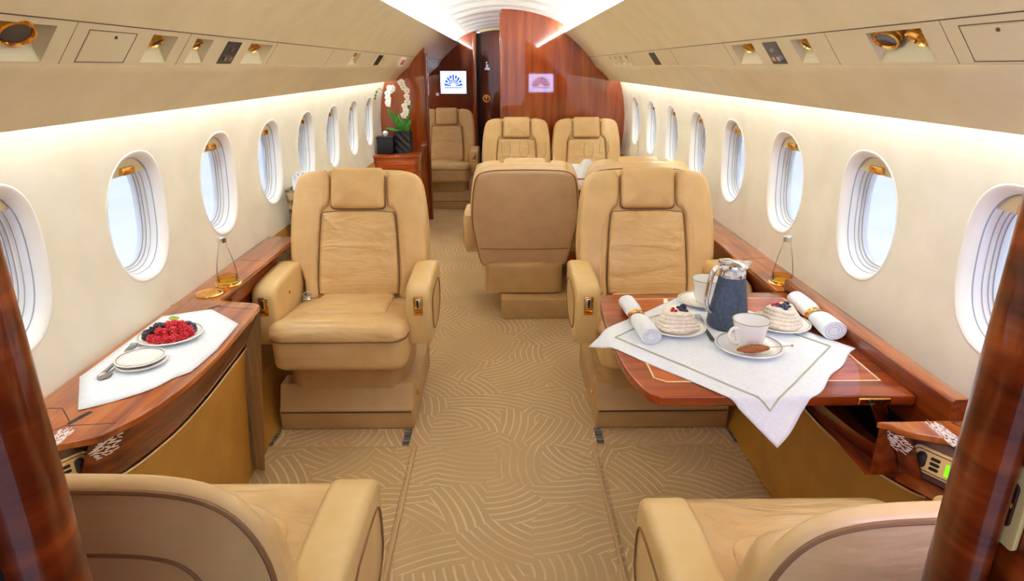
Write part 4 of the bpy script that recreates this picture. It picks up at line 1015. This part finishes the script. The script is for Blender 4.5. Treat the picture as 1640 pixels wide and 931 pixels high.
heap('redcurrant', [(rnd.uniform(-.042, .02), rnd.uniform(.006, .052), 0) for _ in range(0)]+[(-.045, .020, .006), (-.034, .034, .006), (-.022, .046, .006), (-.006, .050, .006), (-.030, .018, .017), (-.018, .030, .018), (-.004, .036, .018), (.010, .040, .016), (-.014, .014, .028), (.000, .020, .030), (.012, .026, .028), (-.002, .006, .036), (.008, .012, .038), (-.022, .022, .026), (.018, .036, .026), (-.040, .010, .014)], 'small glossy redcurrant at the back of the berry plate', 'redcurrants on the left ledge plate')
mb = MB(); L_ = chaikin([(-.016, 0), (-.006, -.009), (.010, -.006), (.018, 0), (.010, .007), (-.006, .009)], 2)
mb.pad(L_, 0, .0016, .0004, .0004, 0, 0, lambda u, v, w_: (u, v, w_+.25*abs(v)-.8*u*u)); o = mb.build('mint_leaf', 'lime'); o.location = (BC.x+.002, BC.y+.028, BZ+.042); o.rotation_euler = (.5, .1, .4); tag(o, 'small green leaf on top of the heap of berries', 'leaf')
for cx, cy, w1, kinds in ((.532, 1.815, 'the meringue near the left napkin roll', [('redcurrant', -.020, -.002, .060), ('redcurrant', -.010, -.010, .060), ('blueberry', .010, .004, .060), ('blueberry', .022, -.004, .058), ('blueberry', .004, .016, .060), ('blackberry', .018, .016, .062), ('redcurrant', -.014, .010, .060)]),
                         (.857, 1.838, 'the meringue right of the thermos jug', [('redcurrant', -.022, .012, .062), ('redcurrant', -.012, .020, .062), ('redcurrant', -.002, .022, .062), ('blueberry', -.016, -.004, .060), ('blueberry', .000, .004, .062), ('blueberry', .014, .012, .060), ('blueberry', .010, -.010, .060), ('blueberry', .024, .000, .058), ('blackberry', .022, .018, .060)])):
    for kind, x, y, z in kinds:
        berry(kind, (cx+x, cy+y, CT+z+.004), {'redcurrant': 'tiny redcurrant on top of %s', 'blueberry': 'dark blueberry on top of %s', 'blackberry': 'blackberry on top of %s'}[kind] % w1, {'redcurrant': 'redcurrants on %s', 'blueberry': 'blueberries on %s', 'blackberry': 'blackberries on %s'}[kind] % w1, .95)

# thermos jug
t = thing('thermos_jug', 'tall slate-blue thermos jug with chrome lid and handle amid the cups', 'thermos', (.698, 1.850, CT), math.radians(10))
mb = MB(); mb.lathe([(0, 0), (.058, 0), (.064, .004), (.066, .012), (.062, .05), (.054, .10), (.046, .15), (.0425, .172), (.041, .176), (0, .176)], n=40); mb.build('body', 'thermos', t, angle=60)
mb = MB(); mb.lathe([(.0425, .172), (.043, .176), (.042, .196), (.045, .200), (.048, .205), (.046, .212), (.034, .218), (0, .221)], n=36); mb.rings([[(.030, -.015, .200), (.030, .015, .200), (.030, .012, .216), (.030, -.012, .216)], [(.062, -.006, .212), (.062, .006, .212), (.062, .005, .217), (.062, -.005, .217)]]); mb.build('lid', 'chrome', t, angle=40)
mb = MB(); mb.pad(rrect(-.030, .012, -.014, .014, .008), .216, .228, .002, .003, 0, .002, lambda u, v, w_: (u-.02, v, w_)); mb.build('thumb_lever', 'chrome', t)
pts = chaikin([(-.036, 0, .205), (-.060, 0, .204), (-.074, 0, .180), (-.080, 0, .130), (-.084, 0, .085), (-.074, 0, .060), (-.062, 0, .052)], 2, False)
mb = MB(); mb.tube(pts, [.0075]*len(pts), 10); mb.v = [(x, y*1.4, z) for x, y, z in mb.v]; mb.build('handle', 'chrome', t, angle=60); t.scale = (.94, .94, .945)

# napkin rolls
def napkin(label, a, b, r0, r1, ringpos):
    A, B = Vector(a), Vector(b); d = (B-A); L_ = d.length; t = thing('napkin_roll', label, 'napkin', ((A.x+B.x)/2, (A.y+B.y)/2, CT), math.atan2(d.y, d.x), 'rolled napkins')
    n = 22; rs = []
    for i in range(n+1):
        f = i/n; pin = 1-.26*math.exp(-((f-ringpos)/.10)**2); rr_ = (r0+(r1-r0)*f)*pin
        rs.append([(-L_/2+L_*f, rr_*math.cos(2*PI*k/24)*1.12, max(.0005, r1*.0+rr_*.9+rr_*math.sin(2*PI*k/24)*.9*(1 if True else 0))) for k in range(24)])
    mb = MB(); mb.rings(rs); o = mb.build('napkin', 'linen', t, angle=60)
    for e_, rr_ in ((-L_/2-.0006, r0), (L_/2+.0006, r1)):
        sp = [(e_, rr_*1.12*(1-.75*k/50)*math.cos(k*.36), rr_*.9+rr_*.9*(1-.75*k/50)*math.sin(k*.36)) for k in range(3, 46)]
        mb = MB(); mb.tube(sp, .0011, 5); mb.build('roll_edge', 'fold', o)
    x = -L_/2+L_*ringpos; rr_ = (r0+(r1-r0)*ringpos)*.78
    mb = MB(); pr = []
    for dx, dr in ((-.012, 0), (-.010, .003), (0, .0015), (.010, .003), (.012, 0)):
        pr.append([(x+dx, (rr_+dr)*1.14*math.cos(2*PI*k/28), rr_+(rr_+dr)*.95*math.sin(2*PI*k/28)+.0003) for k in range(28)])
    mb.rings(pr, True, False, False); mb.build('ring', 'gold', t)
    return t
napkin('white napkin rolled through a gold ring at the left of the table', (.428, 1.705), (.412, 2.01), .027, .024, .56)
napkin('white napkin rolled through a gold ring at the right of the table by the wall', (.975, 1.730), (.990, 2.03), .032, .026, .46)

# cutlery
def fork(label, a, b, z, group=None):
    A, B = Vector(a), Vector(b); d = B-A; L_ = d.length; t = thing('fork', label, 'fork', (A.x, A.y, z), math.atan2(d.y, d.x), group)
    mb = MB(); hw = [(0, .0055), (.02, .0075), (.3, .0055), (.62, .0030), (.70, .0038), (.76, .0095), (.80, .0105)]
    rs = []
    for f, h in hw: rs.append([(f*L_, -h, .0012), (f*L_, h, .0012), (f*L_, h*.8, .0034+.006*max(0, f-.55)), (f*L_, -h*.8, .0034+.006*max(0, f-.55))])
    mb.rings(rs); mb.build('handle', 'silver', t, angle=50)
    mb = MB()
    for k in range(4): 
        y = -.0085+.0057*k; mb.tube([(L_*.795, y, .003), (L_*.88, y, .0035), (L_, y*.9, .007)], [.0017, .0016, .0011], 6)
    mb.build('tines', 'silver', t)
    return t
fork('silver fork lying beside the meringue plate, left of the thermos jug', (.617, 1.722), (.626, 1.925), CT)
fork('silver fork lying beside the white side plates on the left ledge', (-1.062, 1.525), (-1.080, 1.735), LZ+.0035)
t = thing('teaspoon', 'small silver spoon beside the fork on the left ledge', 'spoon', (-1.048, 1.528, LZ+.0035), math.radians(84))
mb = MB(); mb.lathe([(0, .0012), (.011, .002), (.0155, .0048), (.015, .0055), (.010, .003), (0, .0022)], n=20, sx=1.45); mb.build('bowl', 'silver', t)
mb = MB(); mb.rings([[(f, -h, .0028+z), (f, h, .0028+z), (f, h, .0046+z), (f, -h, .0046+z)] for f, h, z in ((.020, .003, .001), (.04, .002, .002), (.09, .0025, 0), (.125, .004, -.001), (.13, .003, -.001))]); mb.build('handle', 'silver', t, angle=50)
# sugar stick
t = thing('sugar_stick', 'brown crystal sugar stick lying across the front saucer', 'sugar stick', (.648, 1.612, CT+.019), math.radians(6))
mb = MB(); mb.tube([(0, 0, .004), (.165, .010, .004)], .0016, 8); mb.sphere((.165, .010, .004), .0042, 10, 6); mb.build('stick', 'stick', t)
mb = MB(); mb.sphere((.046, .003, .004), .0150, 18, 12, sx=3.3, sy=.95, sz=.7)
rr = random.Random(5); mb.v = [(x+rr.uniform(-.0012, .0012), y+rr.uniform(-.0016, .0016), z+rr.uniform(-.0016, .0016)) for x, y, z in mb.v]; mb.build('crystals', 'sugar', t, angle=10)

# bottles
def bottle(label, loc):
    t = thing('glass_bottle', label, 'bottle', loc, 0, 'clear bottles in cup holders')
    out = [(0, 0), (.036, 0), (.0395, .004), (.0395, .014), (.037, .03), (.032, .065), (.0255, .10), (.0185, .128), (.0145, .142), (.0135, .158), (.0135, .166)]
    inn = []
    mb = MB(); mb.lathe(out+inn, n=32, cap=False); mb.build('glass', 'bottle', t, angle=60)
    mb = MB(); mb.lathe([(0, .0078), (.0325, .0085), (.0350, .015), (.0343, .030), (0, .030)], n=32); mb.build('drink', 'drink', t, angle=50)
    mb = MB(); mb.lathe([(0, .178), (.013, .178), (.0150, .176), (.0155, .164), (.0150, .158), (.0140, .158), (.0139, .168), (0, .168)], n=24); mb.build('cap', 'chrome', t, angle=40)
bottle('clear tapered bottle with a little amber drink on the left ledge', (-1.036, 2.300, LZ+.004))
bottle('clear tapered bottle with a little amber drink on the right ledge behind the table', (1.052, 2.285, LZ+.004))

# left ledge setting
mb = MB(); P_ = dense([(-1.116, 1.530), (-1.012, 1.356), (-.955, 1.398), (-.908, 1.440), (-.885, 1.475), (-.868, 1.520), (-.838, 1.555), (-.828, 1.70), (-.842, 1.895), (-.905, 1.955), (-.985, 2.028), (-1.070, 1.985), (-1.116, 1.965)], .03)
cen = Vector((-.98, 1.70)); rs = []
for f in (0, .3, .6, .85, 1):
    rs.append([(cen.x+(x-cen.x)*f, cen.y+(y-cen.y)*f, LZ+.0018+.0006*math.sin(40*x+31*y)*f) for x, y in P_])
mb.rings(rs, True, False, False); mb.v = [(x+.98, y-1.70, z-LZ) for x, y, z in mb.v]; o = mb.build('place_mat', 'linen', angle=80); o.location = (-.98, 1.70, LZ)
md = o.modifiers.new('thick', 'SOLIDIFY'); md.thickness = .0014; md.offset = 1
tag(o, 'white linen cloth lying along the left ledge under the plates', 'cloth')
plate('dessert_plate', 'white plate with a thin rim heaped with red and dark berries', 'plate', (-1.000, 1.785, LZ+.0035), .092, 'china_rim', 'dessert plates')
plate('side_plate', 'lower of two small white plates stacked before the berries', 'plate', (-.990, 1.600, LZ+.0035), .064, 'china_rim', 'stacked side plates', .013)
plate('side_plate', 'upper of two small white plates stacked before the berries', 'plate', (-.992, 1.603, LZ+.0135), .064, 'china_rim', 'stacked side plates', .013)

# ================================================================== REAR OF THE CABIN
r = thing('side_cabinet', 'wood cabinet on the left before the wood divider, carrying the orchid', 'cabinet', (-.95, 6.0, 0))
mb = MB(); mb.box(-.195, .195, -.26, .275, 0, .685); mb.build('body', 'table', r, bevel=.006)
mb = MB(); mb.box(-.20, .205, -.275, .28, .685, .705); mb.build('top', 'table', r, bevel=.005)
mb = MB(); mb.box(-.17, .17, -.272, -.258, .36, .66); d_ = mb.build('door', 'table', r, bevel=.004)
mb = MB(); mb.sphere((.13, -.28, .55), .012, 12, 8); mb.build('knob', 'gold', d_)
CB = .706
t = thing('black_box', 'small black box with a round white knob beside the orchid pot', 'box', (-1.055, 5.90, CB))
mb = MB(); mb.box(-.072, .072, -.06, .06, 0, .138); mb.build('body', 'pot', t, bevel=.008)
mb = MB(); mb.box(-.075, .075, -.063, .063, .135, .150); mb.build('lid', 'pot', t, bevel=.004)
mb = MB(); mb.lathe([(0, .150), (.012, .150), (.014, .156), (.024, .168), (.024, .184), (.012, .196), (0, .198)], n=20); mb.build('knob', 'white', t)
t = thing('potted_orchid', 'white-flowering orchid in a black quilted pot on the wood cabinet', 'plant', (-.905, 5.97, CB))
mb = MB(); n = 32; rs = []
for k in range(13):
    z = .195*k/12; a = []
    for i in range(n):
        th = 2*PI*i/n; sq = 1/max(abs(math.cos(th)), abs(math.sin(th)))**.55; q = .078*sq*(1+.035*((i+k) % 4-1.5)*(1 if 0 < k < 12 else 0)); a.append((q*math.cos(th), q*math.sin(th), z))
    rs.append(a)
rs += [[(x*.88, y*.88, .195) for x, y, z in rs[-1]], [(x*.88, y*.88, .175) for x, y, z in rs[-1]]]
mb.rings(rs); mb.build('pot', 'pot', t, angle=15)
def strap(mb, pts, wd):
    rs = []
    pts = chaikin(pts, 2, False)
    for i, p in enumerate(pts):
        f = i/(len(pts)-1); h = wd*math.sin(PI*min(1, .12+.88*f)**.8)**.8 if f < 1 else .0005
        a, b = Vector(pts[max(0, i-1)]), Vector(pts[min(len(pts)-1, i+1)]); d = (b-a).normalized(); s_ = d.cross(Vector((0, -1, .2))).normalized(); nn = d.cross(s_).normalized()
        p = Vector(p); rs.append([tuple(p-s_*h), tuple(p-nn*.004-nn*0), tuple(p+s_*h), tuple(p+nn*.004)])
    mb.rings(rs)
for pts, wd in (([(-.01, 0, .17), (-.04, -.02, .26), (-.08, -.04, .33), (-.125, -.05, .385)], .026), ([(.01, 0, .17), (.03, -.02, .28), (.06, -.03, .36), (.09, -.02, .42)], .022), ([(.02, -.01, .17), (.05, -.03, .24), (.085, -.05, .29)], .020), ([(-.03, -.01, .17), (-.09, -.03, .21), (-.15, -.04, .215)], .014), ([(.0, .02, .17), (-.02, .04, .26), (-.05, .07, .33)], .02)):
    mb = MB(); strap(mb, pts, wd); mb.build('leaf', 'leaf', t, angle=60)
stems = [[(-.01, .0, .17), (.005, .01, .35), (-.01, 0, .52), (.0, -.01, .61), (.03, -.03, .62), (.055, -.04, .55), (.05, -.05, .42), (.035, -.05, .33)],
         [(-.02, .0, .17), (-.03, .01, .38), (-.05, 0, .54), (-.08, -.01, .58), (-.11, -.03, .52), (-.115, -.04, .42)],
         [(-.02, .02, .17), (-.08, .02, .38), (-.15, .02, .52), (-.19, .0, .57), (-.215, -.03, .52), (-.225, -.05, .47)]]
fl = []
for k, st in enumerate(stems):
    pts = chaikin(st, 3, False); mb = MB(); mb.tube(pts, .003, 6); mb.build('stem', 'stem', t)
    if k < 2:
        for i in range(int(len(pts)*.50), len(pts), 3): fl.append(Vector(pts[i]))
    else:
        mb = MB()
        for i in range(int(len(pts)*.72), len(pts), 5): mb.sphere(pts[i], .010, 8, 6)
        mb.build('bud', 'stem', t)
rf = random.Random(2)
for c in fl:
    mb = MB(); rz = rf.uniform(-.5, .5); tl = rf.uniform(-.4, .3); c = c+Vector((rf.uniform(-.016, .016), -.012, rf.uniform(-.008, .008)))
    for k in range(5):
        a = PI/2+2*PI*k/5+rf.uniform(-.1, .1); L_ = .032 if k % 2 else .028; rs = []
        for f, h in ((0, .003), (.3, .012), (.65, .015), (.9, .008), (1, .001)):
            x, z = L_*f*math.cos(a), L_*f*math.sin(a); nx, nz_ = -math.sin(a)*h, math.cos(a)*h; dy = -.008*math.sin(PI*f)
            rs.append([(x-nx, dy, z-nz_), (x, dy-.002, z), (x+nx, dy, z+nz_), (x, dy+.001, z)])
        mb.rings(rs)
    R_ = Matrix.Rotation(rz, 3, 'Z') @ Matrix.Rotation(tl, 3, 'X'); mb.v = [tuple(c+R_ @ Vector(p)) for p in mb.v]
    f = mb.build('flower', 'petal', t, angle=60)
    mb = MB(); mb.sphere(tuple(c+R_ @ Vector((0, -.008, -.003))), .006, 8, 6); mb.build('lip', 'petal_core', f)

# magazine rack with newspapers
r = thing('magazine_rack', 'tapering woven rack full of newspapers against the left wall behind the seat', 'rack', (-1.0, 3.32, 0))
mb = MB(); A = [(-.115, -.05), (.10, -.03), (.10, .16), (-.115, .16)]
def sc(poly, k, z): return [(-.1+(x+.1)*k, .06+(y-.06)*k, z) for x, y in poly]
mb.rings([sc(A, .28, .30), sc(A, .62, .55), sc(A, .93, .80), sc(A, 1.0, .85), sc(A, .94, .85), sc(A, .86, .80), sc(A, .25, .32)]); mb.build('basket', 'rack', r, angle=20)
mb = MB(); mb.tube([(-.02, -.048, .72), (.02, -.062, .715), (.06, -.05, .72)], .008, 8); mb.build('grip', 'black', r)
mb = MB(); mb.box(-.06, -.02, .03, .09, .0, .31); mb.build('stand', 'rack', r)
for k, (dx, dy, h, tw) in enumerate(((-.085, .02, .915, .1), (-.04, .04, .93, -.1), (.0, .03, .905, .2), (.045, .05, .895, -.2), (-.06, .09, .925, .15))):
    mb = MB(); sp = [(.022*(1-.8*i/40)*math.cos(i*.5), .022*(1-.8*i/40)*math.sin(i*.5)) for i in range(41)]
    mb.rings([[(x, y, .0) for x, y in sp], [(x, y, h-.60) for x, y in sp]], False)
    o = mb.build('newspaper', 'paper', angle=60); o.location = (-1.0+dx, 3.32+dy, .60); o.rotation_euler = (0, tw*.4, k)
    md = o.modifiers.new('thick', 'SOLIDIFY'); md.thickness = .001
    tag(o, 'rolled newspaper standing in the woven rack by the left wall', 'newspaper', 'newspapers in the rack')

# far dining table between the rear facing seats
r = thing('rear_table', 'cloth-covered table with wine glasses between the rear facing seats on the right', 'table', (.52, 4.95, 0))
mb = MB(); mb.pad(rrect(-.56, .56, -.36, .36, .05), .655, .69, .006, .006, 0, 0, lambda u, v, w_: (u, v, w_)); mb.build('top', 'table', r)
mb = MB(); mb.box(-.06, .06, -.2, .2, .02, .66); mb.box(-.12, .12, -.26, .26, 0, .03); mb.build('pedestal', 'bulk', r, bevel=.01)
mb = MB(); n = 30; g = []
for i in range(n+1):
    for j in range(n+1):
        x, y = -.60+1.2*i/n, -.40+.8*j/n; ox, oy = max(0, abs(x)-.562), max(0, abs(y)-.362); g.append((math.copysign(min(abs(x), .572), x), math.copysign(min(abs(y), .372), y), .6925-2.2*max(ox, oy)+.001*math.sin(37*x)*math.sin(29*y)))
mb.add(g, [(i*(n+1)+j, (i+1)*(n+1)+j, (i+1)*(n+1)+j+1, i*(n+1)+j+1) for i in range(n) for j in range(n)]); o = mb.build('tablecloth', 'linen', angle=80); o.location = (.52, 4.95, 0)
md = o.modifiers.new('thick', 'SOLIDIFY'); md.thickness = .0015; md.offset = 1
tag(o, 'white cloth on the rear table behind the mid-cabin seats', 'tablecloth')
def wine(label, x, y):
    t = thing('wine_glass', label, 'glass', (x, y, .6955), 0, 'wine glasses on the rear table')
    mb = MB(); mb.lathe([(0, 0), (.034, .0), (.034, .002), (.008, .006), (.0045, .02), (.004, .085), (.010, .095), (.028, .112), (.036, .14), (.036, .17), (.031, .215)], n=24, cap=False); mb.build('glass', 'wine_glass', t, angle=60)
for lab, x, y in (('wine glass nearest the aisle on the rear table', .02, 4.92), ('wine glass second from the aisle on the rear table', .16, 4.98), ('wine glass third from the aisle on the rear table', .29, 4.90), ('wine glass seen through the gap between the mid-cabin seats', .64, 4.86), ('wine glass right of the gap between the mid-cabin seats', .78, 5.02), ('wine glass nearest the right wall on the rear table', 1.0, 4.98)):
    wine(lab, x, y)
mb = MB(); n = 16; rs = []
for i in range(7):
    f = i/6; rs.append([((.075*(1-f)+.022)*math.cos(2*PI*k/n)*(1+.18*(k % 2)), (.05*(1-f)+.012)*math.sin(2*PI*k/n)*(1+.18*(k % 2)), .115*f) for k in range(n)])
mb.rings(rs); o = mb.build('folded_napkin', 'linen', angle=25); o.location = (.61, 4.70, .6955); tag(o, 'white napkin folded upright in the gap between the mid-cabin seats', 'napkin')
